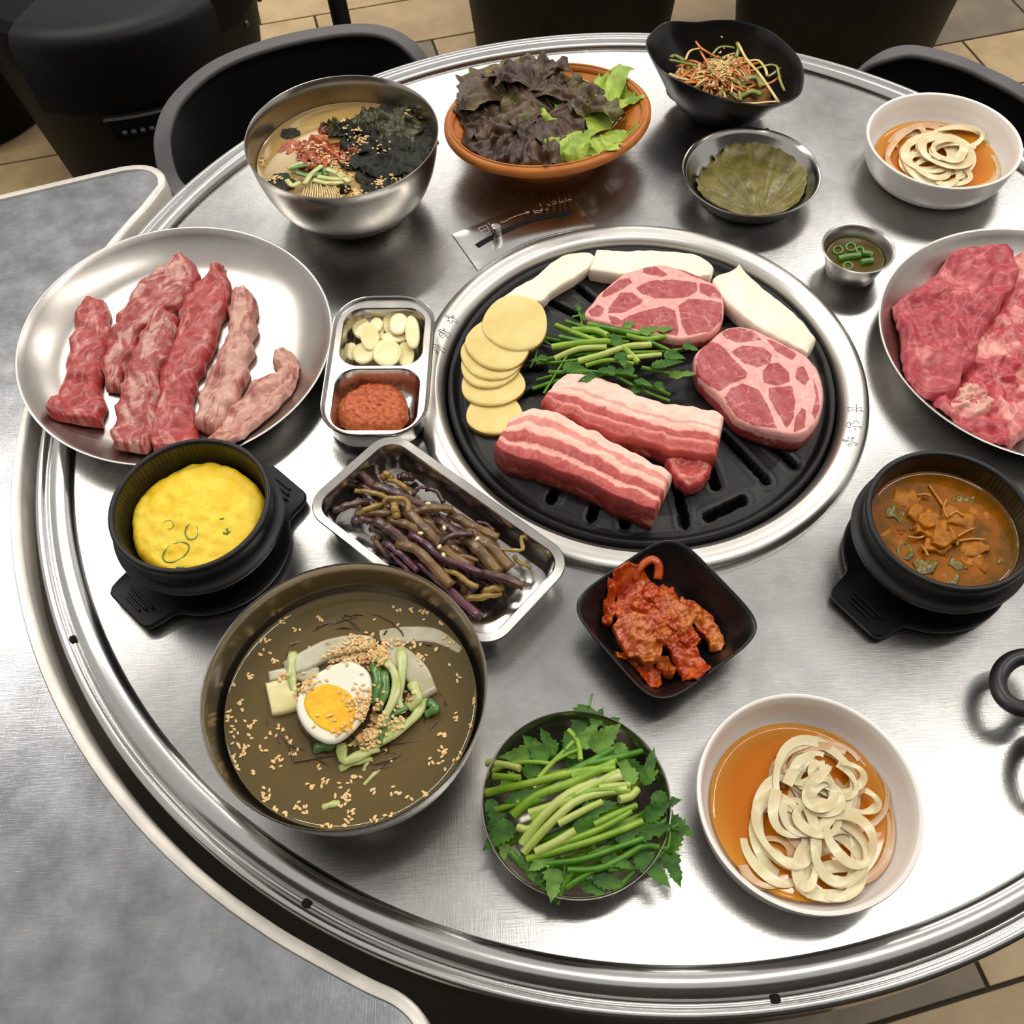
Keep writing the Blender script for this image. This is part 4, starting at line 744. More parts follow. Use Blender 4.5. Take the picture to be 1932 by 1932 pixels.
for i in range(30):
    x = rg.uniform(420, 1400); y = rg.uniform(600, 1550); l = rg.uniform(200, 330); a = rg.uniform(.1, .6); os_.append(([(x - l, y + l * a, -.012), (x, y, -.012), (x + l, y - l * a, -.012)], 24, rg.choice((0, 1, 1))))
osp = stems(os_, k9, lambda x, y: zo(x, y), 'in the front steel bowl', rg, .21739 / 2650 * 1.15, 900)
ol = [(1010, 160, -115, .030, .016, 0), (880, 400, -100, .026, .012, 0), (940, 500, 50, .022, .011, 1), (1050, 520, 40, .028, .013, 1), (650, 610, 130, .026, .012, 0), (720, 560, 115, .022, .009, 0), (640, 540, 185, .034, .012, 1), (1400, 820, 110, .026, .010, 1), (1500, 830, 70, .028, .009, 0), (1590, 900, -60, .022, .010, 0), (960, 1080, 15, .026, .010, 0), (950, 1130, -70, .022, .014, 0), (340, 1170, -140, .026, .013, 0), (250, 1030, -110, .024, .011, 0), (400, 760, 210, .018, .010, 1), (460, 740, 30, .018, .009, 0), (1560, 1010, 10, .022, .010, 0), (1700, 1120, -40, .022, .010, 0), (1680, 1400, 50, .026, .013, 0), (1690, 1420, -70, .024, .012, 0), (1440, 1440, -50, .030, .013, 0), (1060, 1620, -20, .024, .011, 0), (720, 1560, -100, .022, .012, 1), (560, 1560, -60, .024, .010, 0), (1250, 1300, 20, .024, .008, 0), (1060, 320, 60, .016, .008, 0), (1140, 330, 30, .016, .008, 0), (1500, 1120, 30, .024, .010, 0), (960, 1690, -30, .018, .008, 0), (300, 1340, -110, .014, .007, 1), (1250, 480, -60, .020, .009, 1), (180, 960, -100, .022, .009, 0), (480, 1400, -80, .022, .010, 0), (1330, 640, -40, .022, .010, 0), (1120, 1450, -20, .024, .009, 0), (1420, 1260, 10, .026, .010, 0), (880, 600, 100, .022, .010, 0), (560, 900, 190, .024, .010, 0), (700, 1440, -150, .020, .009, 1)]
leaves(ol, k9, lambda x, y: zo(x, y) - .002, osp)

# ------------------------------------------------------------------ stone pots on trivets
TRIV = M('black_trivet', (13, 13, 14), (18, 18, 19), 200, rough=.5, spec=.3, bmp=.08, bs=600, bd=.0003)
def pot_set(c, tab, words, tlabel):
    ang = math.radians(tab)
    def outl(s, z, n=120, lim=0):
        o = []
        for i in range(n):
            a = 2 * math.pi * i / n; co, si = abs(math.cos(a)), abs(math.sin(a)); r = max(.0665, min(.0865 / max(co, 1e-6), .0285 / max(si, 1e-6))) if not lim else lim
            o.append((c[0] + s * r * math.cos(a + ang), c[1] + s * r * math.sin(a + ang), z))
        for _ in range(2): o = [tuple((o[i - 1][k] + 2 * o[i][k] + o[(i + 1) % n][k]) / 4 for k in range(3)) for i in range(n)]
        return o
    t = thing('pot_trivet', tlabel, 'trivet', (c[0], c[1], 0), 'black pot trivets')
    put('tray', loft([outl(.93, 0), outl(.99, .004), outl(1, .0095), outl(.985, .0110), outl(.955, .0106), outl(1, .0075, lim=.060), outl(1, .006, lim=.03)], True, True), TRIV, t, sharp=45)
    for s in (1, -1):
        for k in range(3):
            d = s * (.0705 + .0042 * k); a_, b_ = (-.015 + .003 * k, .015 - .003 * k)
            put('grip_rib', tube([(c[0] + d * math.cos(ang) - q * math.sin(ang), c[1] + d * math.sin(ang) + q * math.cos(ang), .0112 + .0002 * 0) for q in np.linspace(a_, b_, 6)], .0011, 6), TRIV, t)
    z0 = .0075
    pr = [(0, z0), (.044, z0), (.047, z0 + .001), (.0545, .020), (.0620, .032), (.0672, .0405), (.0688, .0440), (.0684, .0470), (.0660, .0485), (.0632, .0500), (.0624, .0525), (.0630, .0600), (.0641, .0665), (.0640, .0695), (.0628, .0710), (.0608, .0712), (.0594, .0702), (.0588, .0680), (.0575, .055), (.0555, .040), (.050, .024), (.040, .016), (0, .014)]
    p = thing('stone_pot', words, 'pot', (c[0], c[1], z0), 'black stone pots')
    put('pot_body', lathe(pr[:19], c, 112), STONE, p, sharp=50); put('pot_inside', lathe(pr[17:], c, 96), STONEIN, p, sharp=None)
JC, NC = (-.3718, -.1748, 0), (.2164, -.2201, 0)
pot_set(JC, 225, 'black stone pot of yellow steamed egg, at the left', 'black trivet with grip tabs under the steamed egg pot')
pot_set(NC, 215, 'black stone pot of orange soybean stew, at the right', 'black trivet with grip tabs under the stew pot')
EGG = M('steamed_egg', (246, 200, 12), (250, 220, 66), 55, rough=.5, bmp=.5, bs=160, bd=.0016, sub=.3, lo=.35, hi=.65)
se = thing('steamed_egg', 'fluffy yellow steamed egg in the black stone pot', 'egg', (JC[0], JC[1], .045))
put('egg_custard', blob([(JC[0] + .0535 * (1 + .02 * math.sin(5 * a)) * math.cos(a), JC[1] + .0535 * (1 + .02 * math.cos(4 * a)) * math.sin(a)) for a in np.linspace(0, 6.283, 26, endpoint=False)], .040, lambda x, y: .058 - 2.2 * ((x - JC[0]) ** 2 + (y - JC[1]) ** 2), 96, 30, r=.006, amp=.0016, fs=110, seed=3, jag=.0015), EGG, se, sharp=None)
k4 = crop(190, 810, .19669)
SCG = M('scallion_green', (66, 122, 40), (104, 150, 66), 60, rough=.35, coat=.3)
for cx, cy, rx, ry, ro in ((882, 1000, 62, 70, 10), (722, 1180, 140, 72, -25), (660, 930, 50, 40, 0)):
    P = [at(*k4((cx + rx * math.cos(a) * math.cos(math.radians(ro)) - ry * math.sin(a) * math.sin(math.radians(ro)), cy + rx * math.cos(a) * math.sin(math.radians(ro)) + ry * math.sin(a) * math.cos(math.radians(ro)))), .0545) for a in np.linspace(0, 6.283, 20, endpoint=False)]
    P = [(p.x, p.y, .058 - 2.2 * ((p.x - JC[0]) ** 2 + (p.y - JC[1]) ** 2) + .0001) for p in P]
    put('scallion_ring', tube(P, .0006 if rx > 55 else .0003, 6, closed=True), SCG, se)
for q in ([(1150, 880), (1190, 870)], [(1180, 1000), (1215, 1010), (1240, 985)], [(1215, 960), (1220, 1000)], [(720, 1315), (800, 1318)]):
    P = [(p.x, p.y, .058 - 2.2 * ((p.x - JC[0]) ** 2 + (p.y - JC[1]) ** 2) + .0003) for p in world(q, .0545, k4)]; put('scallion_bit', tube(P, .0008, 6), SCG, se)
STEW = liquid('stew_broth', (162, 92, 2), (116, 68, 4), (190, 112, 14), (160, 96, 20), .85, .06, mott=(104, 72, 4))
kn = crop(1560, 840, .19672)
pool('soybean_stew', NC, .0572, .0500, STEW, 'orange brown stew broth in the right stone pot', 'stew')
CAB = M('stewed_cabbage', (176, 108, 4), (142, 82, 2), 60, rough=.45, bmp=.6, bs=220, bd=.0015, spec=.3)
CABG = M('stewed_greens', (110, 92, 10), (84, 74, 8), 50, rough=.3, bmp=.4, bs=150, coat=.2)
SPR = M('bean_sprout', (176, 108, 24), (190, 132, 44), 60, rough=.3, coat=.3)
for i, (sp, z, mt) in enumerate([([(790, 620, 50), (900, 650, 75), (1010, 670, 60)], .0545, CAB), ([(860, 780, 60), (1000, 800, 80), (1160, 790, 60)], .0555, CAB), ([(940, 930, 60), (1080, 960, 75), (1200, 960, 50)], .0540, CAB), ([(1290, 930, 40), (1400, 980, 60), (1560, 1000, 35)], .0520, CAB), ([(560, 640, 40), (650, 650, 50), (740, 690, 40)], .0512, CABG), ([(700, 960, 50), (760, 1020, 70), (820, 1080, 40)], .0510, CABG), ([(1200, 560, 50), (1300, 540, 60), (1430, 520, 40)], .0512, CABG), ([(1180, 1100, 40), (1260, 1130, 55), (1320, 1150, 30)], .0512, CABG), ([(1100, 1270, 35), (1180, 1270, 45), (1260, 1300, 30)], .0512, CABG), ([(880, 700, 40), (960, 720, 60), (1080, 720, 40)], .058, CAB), ([(1640, 1100, 30), (1720, 1130, 40), (1780, 1120, 25)], .0510, CABG), ([(640, 470, 60), (760, 500, 90), (880, 560, 60)], .0508, CAB), ([(1100, 640, 60), (1260, 680, 100), (1420, 760, 70)], .0512, CAB), ([(560, 820, 50), (620, 900, 70), (700, 980, 50)], .0508, CAB), ([(1300, 1040, 60), (1440, 1100, 80), (1560, 1160, 60)], .0508, CAB), ([(860, 1080, 50), (940, 1150, 70), (1040, 1200, 50)], .0508, CABG), ([(1020, 880, 50), (1140, 900, 70), (1260, 880, 50)], .058, CAB), ([(1360, 620, 40), (1460, 640, 60), (1560, 720, 40)], .0508, CAB)]):
    piece('stew_piece', sp, kn, .0475, z, mt, 'soft green leaf piece floating in the orange stew' if mt is CABG else 'orange cabbage piece heaped in the stew', 'cabbage', 'greens in the stew' if mt is CABG else 'cabbage pieces in the stew', amp=.0035, r=.0008, jag=.005, seed=i + 2)
for i, p in enumerate([[(980, 380), (1060, 500), (1160, 640)], [(1170, 680), (1240, 640), (1310, 680)], [(1180, 790), (1240, 900), (1250, 960)], [(1250, 880), (1330, 830), (1420, 795)], [(1260, 920), (1400, 900), (1520, 910)], [(900, 960), (950, 1020), (970, 1060)], [(1040, 850), (1150, 850), (1240, 910)], [(780, 880), (880, 890), (960, 860)], [(870, 480), (940, 470), (1000, 490)], [(1150, 520), (1120, 600), (1160, 700)]]):
    put('bean_sprout', tube(crv(world(p, .0535 if i else .0515, kn), 12), .0011, 7), SPR, label='thin bean sprout lying in the orange stew', cat='sprout', group='bean sprouts in the stew', sharp=None)
bub = []
for (x, y) in ((700, 800), (720, 830), (745, 800), (815, 790), (830, 810), (1000, 930), (1190, 950), (1150, 1045), (1345, 1165), (1100, 790), (1130, 790)):
    P = at(*kn((x, y)), .052); bub.append(ellip((.0016, .0016, .0010), (P.x, P.y, .0562 if 790 < y < 960 and 780 < x < 1250 else .0502)))
put('stew_bubbles', join(*bub), liquid('bubble', (200, 120, 30), (200, 120, 30), (235, 170, 90), (235, 170, 90), .35), label='small oily bubbles on the orange stew', cat='bubbles', kind='stuff')

# ------------------------------------------------------------------ fern tray
k5 = crop(580, 810, .25362)
KA = math.atan2(-.1282, .1393); KC = (-.1812, -.1880, 0)
def rr(hx, hy, rc, z): return rrect(hx * .96, hy * .97, rc, z, KC, KA, 10)
put('steel_tray', loft([rr(.0955, .0445, .013, .0), rr(.100, .0475, .016, .020), rr(.1010, .0482, .017, .0275), rr(.1080, .0545, .023, .0285), rr(.1088, .0553, .024, .0300), rr(.1080, .0545, .023, .0308), rr(.1005, .0478, .017, .0300), rr(.0995, .0468, .016, .0285), rr(.0965, .0440, .014, .0105), rr(.0935, .0412, .012, .0040), rr(.080, .030, .010, .0032), rr(.078, .028, .010, .0022)], True, True), ST_DISH, label='rectangular steel tray holding purple brown fern stalks', cat='tray', sharp=50)
F1 = M('purple_fern', (58, 34, 32), (92, 60, 48), 70, rough=.32, bmp=.5, bs=220, stretch=(1, 1, 1), coat=.25)
F2 = M('brown_fern', (84, 56, 30), (126, 94, 50), 70, rough=.35, bmp=.5, bs=220, coat=.25)
F3 = M('olive_fern', (138, 110, 44), (164, 132, 62), 70, rough=.35, bmp=.5, bs=220, coat=.25)
F4 = M('violet_fern', (62, 26, 44), (92, 44, 62), 70, rough=.3, bmp=.4, bs=220, coat=.3)
fm = [F1, F2, F3, F4]; fname = ['purple brown fern stalk heaped in the steel tray', 'brown fern stalk heaped in the steel tray', 'olive fern frond curl in the steel tray', 'thin violet fern stalk in the steel tray']; fgrp = ['purple fern stalks', 'brown fern stalks', 'olive fern curls', 'violet fern stalks']
fs_ = [([(480, 400), (650, 470), (800, 540), (960, 570)], 34, 0, .026), ([(740, 590), (860, 720), (980, 850), (1100, 960), (1230, 1010)], 40, 1, .034), ([(780, 600), (920, 590), (1080, 575)], 32, 1, .033), ([(1060, 610), (1220, 720), (1420, 790)], 36, 1, .028), ([(1130, 760), (1260, 880), (1420, 1050)], 42, 1, .032), ([(1180, 740), (1340, 860), (1510, 1020)], 42, 1, .031), ([(500, 660), (620, 750), (760, 850)], 38, 0, .030), ([(610, 660), (760, 720), (900, 800)], 34, 1, .032), ([(760, 760), (880, 840), (960, 930), (1120, 1000), (1310, 1050)], 24, 3, .036), ([(1220, 1050), (1400, 1090), (1610, 1150)], 34, 0, .030), ([(660, 830), (820, 900), (950, 1030), (1070, 1150)], 36, 1, .034), ([(560, 820), (700, 930), (820, 1040)], 24, 3, .028), ([(800, 960), (960, 1100), (1130, 1260), (1290, 1390)], 30, 3, .026), ([(340, 670), (420, 670), (520, 680)], 32, 0, .024), ([(190, 590), (330, 560), (460, 510)], 30, 0, .023), ([(350, 610), (480, 620), (640, 620), (720, 590)], 28, 1, .027), ([(960, 660), (1030, 720), (1120, 770)], 26, 0, .034), ([(980, 850), (1040, 800), (1130, 780), (1230, 760)], 22, 0, .040), ([(510, 250), (520, 330), (560, 400)], 18, 0, .024), ([(680, 350), (740, 350), (780, 340)], 36, 0, .018), ([(600, 360), (680, 400), (740, 430)], 20, 2, .026), ([(350, 440), (480, 470), (600, 490)], 18, 2, .028), ([(380, 610), (480, 580), (560, 540)], 22, 2, .030), ([(560, 540), (590, 510), (700, 515), (745, 540), (745, 600)], 20, 2, .036), ([(640, 540), (650, 590), (660, 640)], 26, 2, .036), ([(1400, 880), (1500, 890), (1600, 900), (1590, 820), (1600, 790), (1650, 800)], 14, 2, .033), ([(1540, 930), (1570, 990), (1660, 1010)], 14, 2, .022), ([(1000, 1030), (1120, 1080), (1200, 1140), (1270, 1150)], 20, 2, .032), ([(1140, 1240), (1280, 1250), (1440, 1200)], 26, 2, .022), ([(1300, 1200), (1400, 1180), (1450, 1160)], 26, 2, .024), ([(880, 430), (960, 460), (1010, 530)], 16, 0, .024), ([(780, 480), (840, 430), (900, 430)], 14, 3, .025), ([(470, 720), (600, 760), (720, 770)], 30, 0, .024), ([(480, 790), (540, 870), (600, 910)], 18, 1, .022), ([(900, 860), (1000, 960), (1140, 960)], 26, 0, .028), ([(1020, 900), (1120, 940), (1280, 960)], 20, 1, .032), ([(1240, 680), (1320, 700), (1390, 740)], 14, 3, .025), ([(560, 350), (580, 330), (620, 350)], 26, 2, .026), ([(1160, 1280), (1220, 1200), (1300, 1130)], 20, 3, .022), ([(560, 850), (680, 980), (780, 1060)], 16, 3, .024), ([(1120, 1100), (1160, 1150), (1180, 1200)], 26, 1, .024)]
rg = random.Random(5)
for i in range(54):
    x = rg.uniform(400, 1330); y = 330 + (x - 300) * .62 + rg.uniform(-110, 170); l = rg.uniform(130, 220); a = .75 + rg.uniform(-.35, .25); fs_.append(([(x - l * math.cos(a), y - l * math.sin(a)), (x, y + 15), (x + l * math.cos(a), y + l * math.sin(a))], 34, rg.choice((0, 0, 1, 3)), rg.uniform(.013, .027)))
for i, (p, wd, c, z) in enumerate(fs_):
    P = crv(world(p, z - .004, k5), 14); r0 = wd * .2536 / 2150 * 1.1
    P = [(q[0], q[1], max(.0065, q[2] - .004 * (abs(j - 6.5) / 6.5) ** 2 + .0006 * math.sin(j * 1.3 + i))) for j, q in enumerate(P)]
    sd_ = 'left' if p[len(p) // 2][0] < 800 else 'right'
    put('bracken_fern', tube(P, [r0 * .92 * (1 + .12 * math.sin(j * 1.7 + i) + .05 * math.sin(j * 4.1)) for j in range(14)], 18, flat=.72, ridge=.11, nr=6), fm[c], label=fname[c].replace('steel tray', '%s half of the tray' % sd_), cat='fern', group=fgrp[c] + ' on the ' + sd_, sharp=None)
GAR = M('garlic', (238, 222, 160), (244, 232, 182), 30, rough=.3, sub=.25, coat=.2)
for i, (x, y) in enumerate(((900, 562), (985, 890), (1015, 950), (845, 790), (1265, 830), (1020, 750))):
    P = at(*k5((x, y)), .034); put('garlic_bit', ellip((.0024, .0016, .0012), (P.x, P.y, .0375 if i else .036), (0, 0, i)), GAR, label='tiny chopped garlic bit on the fern stalks', cat='garlic', group='garlic bits on the fern')

# ------------------------------------------------------------------ black square dish of kimchi
MC = (-.005, -.2755, 0); MA = math.radians(-56 + 90)
def sq(a, z, n=5.0, cnt=96):
    o = []
    for i in range(cnt):
        t = 2 * math.pi * i / cnt; c_, s_ = math.cos(t), math.sin(t); r = a / (abs(c_) ** n + abs(s_) ** n) ** (1 / n); x, y = r * c_, r * s_
        o.append((MC[0] + x * math.cos(MA) - y * math.sin(MA), MC[1] + x * math.sin(MA) + y * math.cos(MA), z))
    return o
put('square_dish', loft([sq(.030, 0), sq(.033, .0006), sq(.040, .010), sq(.050, .027), sq(.0548, .0350), sq(.0556, .0362), sq(.0550, .0370), sq(.0538, .0366), sq(.0522, .0345), sq(.0470, .026), sq(.037, .010), sq(.030, .0048, 4), sq(.012, .004, 3)], True, True), MELA, label='small black square dish of red kimchi', cat='dish', sharp=50)
k7 = crop(1070, 1000, .19669)
def dish_z(x, y):
    dx, dy = x - MC[0], y - MC[1]; u_, w_ = dx * math.cos(MA) + dy * math.sin(MA), -dx * math.sin(MA) + dy * math.cos(MA)
    return float(np.interp((abs(u_) ** 5 + abs(w_) ** 5) ** .2, [0, .030, .037, .047, .0522], [.0045, .0048, .010, .026, .0345]))
kim = [([(430, 470, 10), (560, 480, 140), (640, 600, 240), (700, 700, 260), (700, 830, 200)], .026, KIM, 'broad red kimchi leaf at the back of the heap'), ([(640, 480, 34), (680, 380, 40), (760, 300, 42), (830, 280, 40), (880, 340, 34), (870, 470, 30)], .030, KIM, 'curled kimchi strip looping at the back of the dish'), ([(860, 560, 60), (960, 700, 120), (1080, 820, 130), (1190, 900, 110)], .035, KIMP, 'pale kimchi rib across the top of the heap'), ([(1080, 640, 50), (1220, 740, 80), (1350, 860, 100), (1440, 1000, 90), (1430, 1100, 50)], .028, KIMP, 'kimchi rib hanging to the right of the heap'), ([(480, 830, 80), (600, 900, 160), (720, 1020, 190), (810, 1130, 130), (850, 1230, 50)], .035, KIMP, 'large pale kimchi stem piece at the left of the heap'), ([(1000, 1000, 90), (1120, 1120, 120), (1200, 1250, 130), (1230, 1360, 120), (1180, 1440, 60)], .030, KIM, 'red kimchi leaf reaching the front of the dish'), ([(640, 1230, 60), (760, 1320, 100), (830, 1420, 90), (850, 1510, 40)], .020, KIM, 'small kimchi leaf at the front corner of the dish'), ([(470, 1200, 30), (560, 1180, 50), (700, 1230, 50)], .024, KIMP, 'thin kimchi scrap under the large stem piece'), ([(880, 1230, 50), (960, 1270, 70), (1050, 1330, 60)], .024, KIMP, 'pale kimchi scrap between the front leaves'), ([(640, 640, 70), (780, 720, 110), (900, 900, 120), (1000, 1000, 90)], .034, KIM, 'glossy red kimchi leaf in the middle of the heap'), ([(850, 880, 40), (900, 960, 70), (980, 1020, 60)], .038, KIMP, 'small orange kimchi bit on top of the heap'), ([(880, 540, 40), (980, 560, 60), (1060, 640, 40)], .032, KIM, 'bright red kimchi edge behind the pale rib'), ([(420, 500, 40), (430, 640, 60), (410, 760, 60), (390, 860, 40)], .028, KIM, 'red kimchi leaf edge at the far left of the heap'), ([(1100, 900, 60), (1180, 1000, 90), (1260, 1060, 70)], .032, KIM, 'red kimchi leaf beside the hanging rib'), ([(720, 560, 50), (820, 600, 70), (880, 680, 50)], .037, KIM, 'crinkled red kimchi bit at the top of the heap')]
for i, (sp, z, mt, lb) in enumerate(kim):
    cx = np.mean([q[0] for q in sp]); A, B = spine(sp, k7, z)
    if i == 1:
        P = crv([tuple(at(*k7(q[:2]), zz)) for q, zz in zip(sp, (.024, .028, .031, .032, .030, .024))], 22); put('kimchi_piece', tube(P, .0036, 8, flat=.55), mt, label=lb, cat='kimchi', group='kimchi pieces in the black dish', sharp=None); continue
    mid = at(*k7((880, 880)), .03); zt = lambda x, y, z=z: max(z - 4.0 * ((x - mid.x) ** 2 + (y - mid.y) ** 2), dish_z(x, y) + .004)
    put('kimchi_piece', slab(A, B, lambda x, y, z=z: max(dish_z(x, y) + .001, z - .008 - 4.0 * ((x - mid.x) ** 2 + (y - mid.y) ** 2)), zt, 50, 20, r=.0016, amp=.0042, fs=190, seed=i * 7, jag=.003, jf=140), mt, label=lb, cat='kimchi', group='kimchi pieces in the black dish', sharp=None)

# ------------------------------------------------------------------ white bowls of onion in soy sauce
SOY = liquid('soy_sauce', (214, 124, 6), (232, 160, 52), (226, 136, 12), (248, 204, 120), .62, .03)
ONI = M('onion_ring', (238, 224, 184), (228, 206, 160), 60, rough=.3, sub=.3, coat=.15, alpha=.84)
ONI2 = M('soaked_onion_ring', (228, 192, 156), (216, 168, 118), 60, rough=.3, sub=.3, coat=.15, alpha=.8)
def white_bowl(c, label, R=.078, H=.040):
    pr = [(0, .003), (.052, .003), (.054, .0), (.058, 0), (.0640, .0022), (.0690, .0070), (.0725, .0140), (.0750, .0240), (.0772, H - .003), (.0780, H - .0008), (.0774, H + .0004), (.0752, H + .0004), (.0742, H - .0006), (.0725, .030), (.0695, .0190), (.0640, .0105), (.056, .0065), (.045, .0050), (0, .0045)]
    return put('white_bowl', lathe([(r * R / .078, z) for r, z in pr], c, 112), WHITE, label=label, cat='bowl', group='white ceramic bowls', sharp=60)
PC, EC = (.0745, -.4200, 0), (.3532, .2655, 0)
white_bowl(PC, 'white bowl of sliced onion in soy sauce, at the front', .0762); white_bowl(EC, 'white bowl of sliced onion in soy sauce, at the back right', .0800)
pool('soy_sauce', (PC[0] - .001, PC[1], 0), .0625, .0155, SOY, 'orange soy dressing in the front white bowl', 'sauce'); pool('soy_sauce', (EC[0], EC[1], 0), .0640, .0148, SOY, 'orange soy dressing in the back white bowl', 'sauce')
def onion(lst, k, label, group, sc):
    for i, (x, y, rx, ry, ro, z, wd, mt, span) in enumerate(lst):
        ro = math.radians(ro); P = []
        n_ = 36; full = span >= 360; aa_ = np.linspace(0, math.radians(span), n_, endpoint=not full)
        for a in aa_:
            a = a + i * 1.1; q = 1 + .05 * math.sin(3 * a + i); u_, w_ = rx * q * math.cos(a), ry * q * math.sin(a)
            zz = z + .0018 * math.sin(2 * a + i); p = at(*k((x + u_ * math.cos(ro) - w_ * math.sin(ro), y + u_ * math.sin(ro) + w_ * math.cos(ro))), zz); P.append(p)
        put('onion_ring', tube(P, [wd * .88 * sc * (.85 + .25 * math.sin(j * .35 + i)) for j in range(n_)], 12, closed=full, flat=.13, power=7), ONI2 if mt else ONI, label=label[mt], cat='onion', group=group[mt], sharp=35)['label'] = label[mt].replace('onion ring', ('small ' if rx < 170 else 'wide ' if rx > 280 else 'medium ') + 'onion ring')
kp = crop(1290, 1290, .24845)
onf = [(1180, 1000, 380, 560, -8, .0150, 36, 1, 360), (1150, 780, 400, 350, 20, .0150, 36, 1, 360), (1000, 860, 310, 400, -10, .0170, 44, 1, 360), (700, 1220, 220, 300, -25, .0165, 44, 0, 360), (640, 1350, 190, 180, 0, .0160, 40, 1, 360), (760, 1060, 190, 340, -12, .0195, 50, 0, 360), (1080, 640, 320, 190, 15, .0180, 40, 1, 300), (980, 760, 290, 330, -15, .0215, 46, 0, 360), (1100, 1380, 250, 240, 10, .0190, 48, 0, 360), (900, 900, 220, 260, 30, .0240, 44, 0, 330), (1180, 700, 190, 110, 10, .0250, 34, 0, 300), (1070, 880, 130, 110, -30, .0270, 40, 0, 360), (960, 640, 160, 90, -30, .0250, 38, 0, 300), (1180, 1270, 190, 250, -25, .0230, 46, 0, 360), (1270, 1180, 150, 210, -40, .0270, 44, 0, 360), (900, 1200, 110, 330, -8, .0240, 42, 0, 250), (1300, 870, 180, 90, 20, .0240, 38, 0, 220), (1120, 1500, 250, 110, -5, .0175, 50, 0, 360), (1020, 1020, 160, 120, 20, .0255, 44, 0, 360)]
ro_ = random.Random(8)
onf += [(x + ro_.uniform(-60, 60), y + ro_.uniform(-60, 60), rx * ro_.uniform(.75, 1.1), ry * ro_.uniform(.75, 1.1), ro + ro_.uniform(-30, 30), z + ro_.uniform(-.003, .002), wd, mt, span) for x, y, rx, ry, ro, z, wd, mt, span in onf[2:14]]
onion(onf, kp, ['creamy onion ring heaped in the front white bowl', 'soaked pinkish onion ring in the front soy sauce'], ['creamy onion rings in the front bowl', 'soaked onion rings in the front bowl'], .24845 / 2600 * .95)
ke = crop(1530, 0, .20807)
onb = [(1200, 1420, 500, 270, 15, .0145, 34, 1, 360), (1330, 1450, 370, 260, 20, .0150, 36, 1, 360), (1000, 1400, 320, 200, -10, .0165, 40, 1, 360), (1150, 1440, 300, 220, 10, .0185, 48, 0, 360), (1080, 1400, 230, 150, 0, .0210, 44, 0, 360), (1230, 1370, 240, 130, 10, .0230, 46, 0, 360), (1250, 1360, 140, 90, 15, .0260, 38, 0, 360), (1180, 1560, 260, 110, 8, .0190, 44, 0, 360), (1330, 1260, 220, 110, -10, .0195, 40, 0, 300), (900, 1280, 150, 100, -40, .0180, 36, 1, 300), (1240, 1580, 110, 90, -30, .0215, 40, 0, 260), (1080, 1500, 190, 90, 20, .0215, 40, 0, 300)]
onb += [(x + ro_.uniform(-50, 50), y + ro_.uniform(-30, 30), rx * ro_.uniform(.75, 1.1), ry * ro_.uniform(.75, 1.1), ro + ro_.uniform(-20, 20), z + ro_.uniform(-.003, .002), wd, mt, span) for x, y, rx, ry, ro, z, wd, mt, span in onb[2:9]]
onion(onb, ke, ['creamy onion ring heaped in the back white bowl', 'soaked pinkish onion ring in the back soy sauce'], ['creamy onion rings in the back bowl', 'soaked onion rings in the back bowl'], .20807 / 1750 * .95)

# ------------------------------------------------------------------ two-compartment dish: garlic and chilli paste
G0 = V((-.2339, -.0018, 0)); GA = math.radians(87)
def gp(u, v_): return V((G0.x + u * math.cos(GA) - v_ * math.sin(GA), G0.y + u * math.sin(GA) + v_ * math.cos(GA), 0))
def gr_(hx, hy, rc, z, u=0): return rrect(hx, hy, rc, z, gp(u, 0), GA, 8)
GH = .030
dd_ = thing('divided_dish', 'small two-part steel dish of garlic and chilli paste', 'dish', (G0.x, G0.y, 0))
W1 = dict(u=.0350, hx=.0365, hy=.0390, rc=.019); W2 = dict(u=-.0405, hx=.0358, hy=.0390, rc=.019)
otr = gr_(.0800, .0445, .032, GH - .0025); h1 = gr_(W1['hx'], W1['hy'], W1['rc'], GH - .0025, W1['u']); h2 = gr_(W2['hx'], W2['hy'], W2['rc'], GH - .0025, W2['u'])
allp = otr + h1 + h2; tr_ = tessellate_polygon([[V(p) for p in otr], [V(p) for p in h1], [V(p) for p in h2]])
put('top_face', (allp, [tuple(t) for t in tr_]), ST_DISH, dd_, smooth=False)
put('outer_rim', loft([gr_(.0795, .0435, .030, .008), gr_(.0812, .0455, .033, GH - .006), gr_(.0838, .0480, .0355, GH - .002), gr_(.0845, .0487, .036, GH), gr_(.0838, .0480, .0355, GH + .0012), gr_(.0825, .0467, .034, GH + .0006), gr_(.0815, .0458, .033, GH - .0015), gr_(.0800, .0445, .032, GH - .0025)]), ST_DISH, dd_, sharp=50)
for wl in (W1, W2):
    put('well', loft([gr_(wl['hx'], wl['hy'], wl['rc'], GH - .0025, wl['u']), gr_(wl['hx'] - .001, wl['hy'] - .001, wl['rc'], GH - .004, wl['u']), gr_(wl['hx'] - .003, wl['hy'] - .003, wl['rc'] - .001, .012, wl['u']), gr_(wl['hx'] - .006, wl['hy'] - .006, wl['rc'] - .003, .0045, wl['u']), gr_(wl['hx'] - .011, wl['hy'] - .011, wl['rc'] - .007, .0022, wl['u'])], False, True), ST_DISH, dd_, sharp=None)
    put('well_outside', loft([gr_(wl['hx'] + .0005, wl['hy'] + .0005, wl['rc'], GH - .0030, wl['u']), gr_(wl['hx'] - .002, wl['hy'] - .002, wl['rc'], .012, wl['u']), gr_(wl['hx'] - .008, wl['hy'] - .008, wl['rc'] - .003, .0005, wl['u']), gr_(wl['hx'] - .012, wl['hy'] - .012, wl['rc'] - .007, 0, wl['u'])], False, True), ST_DISH, dd_, sharp=None)
kg = crop(590, 540, .15528)
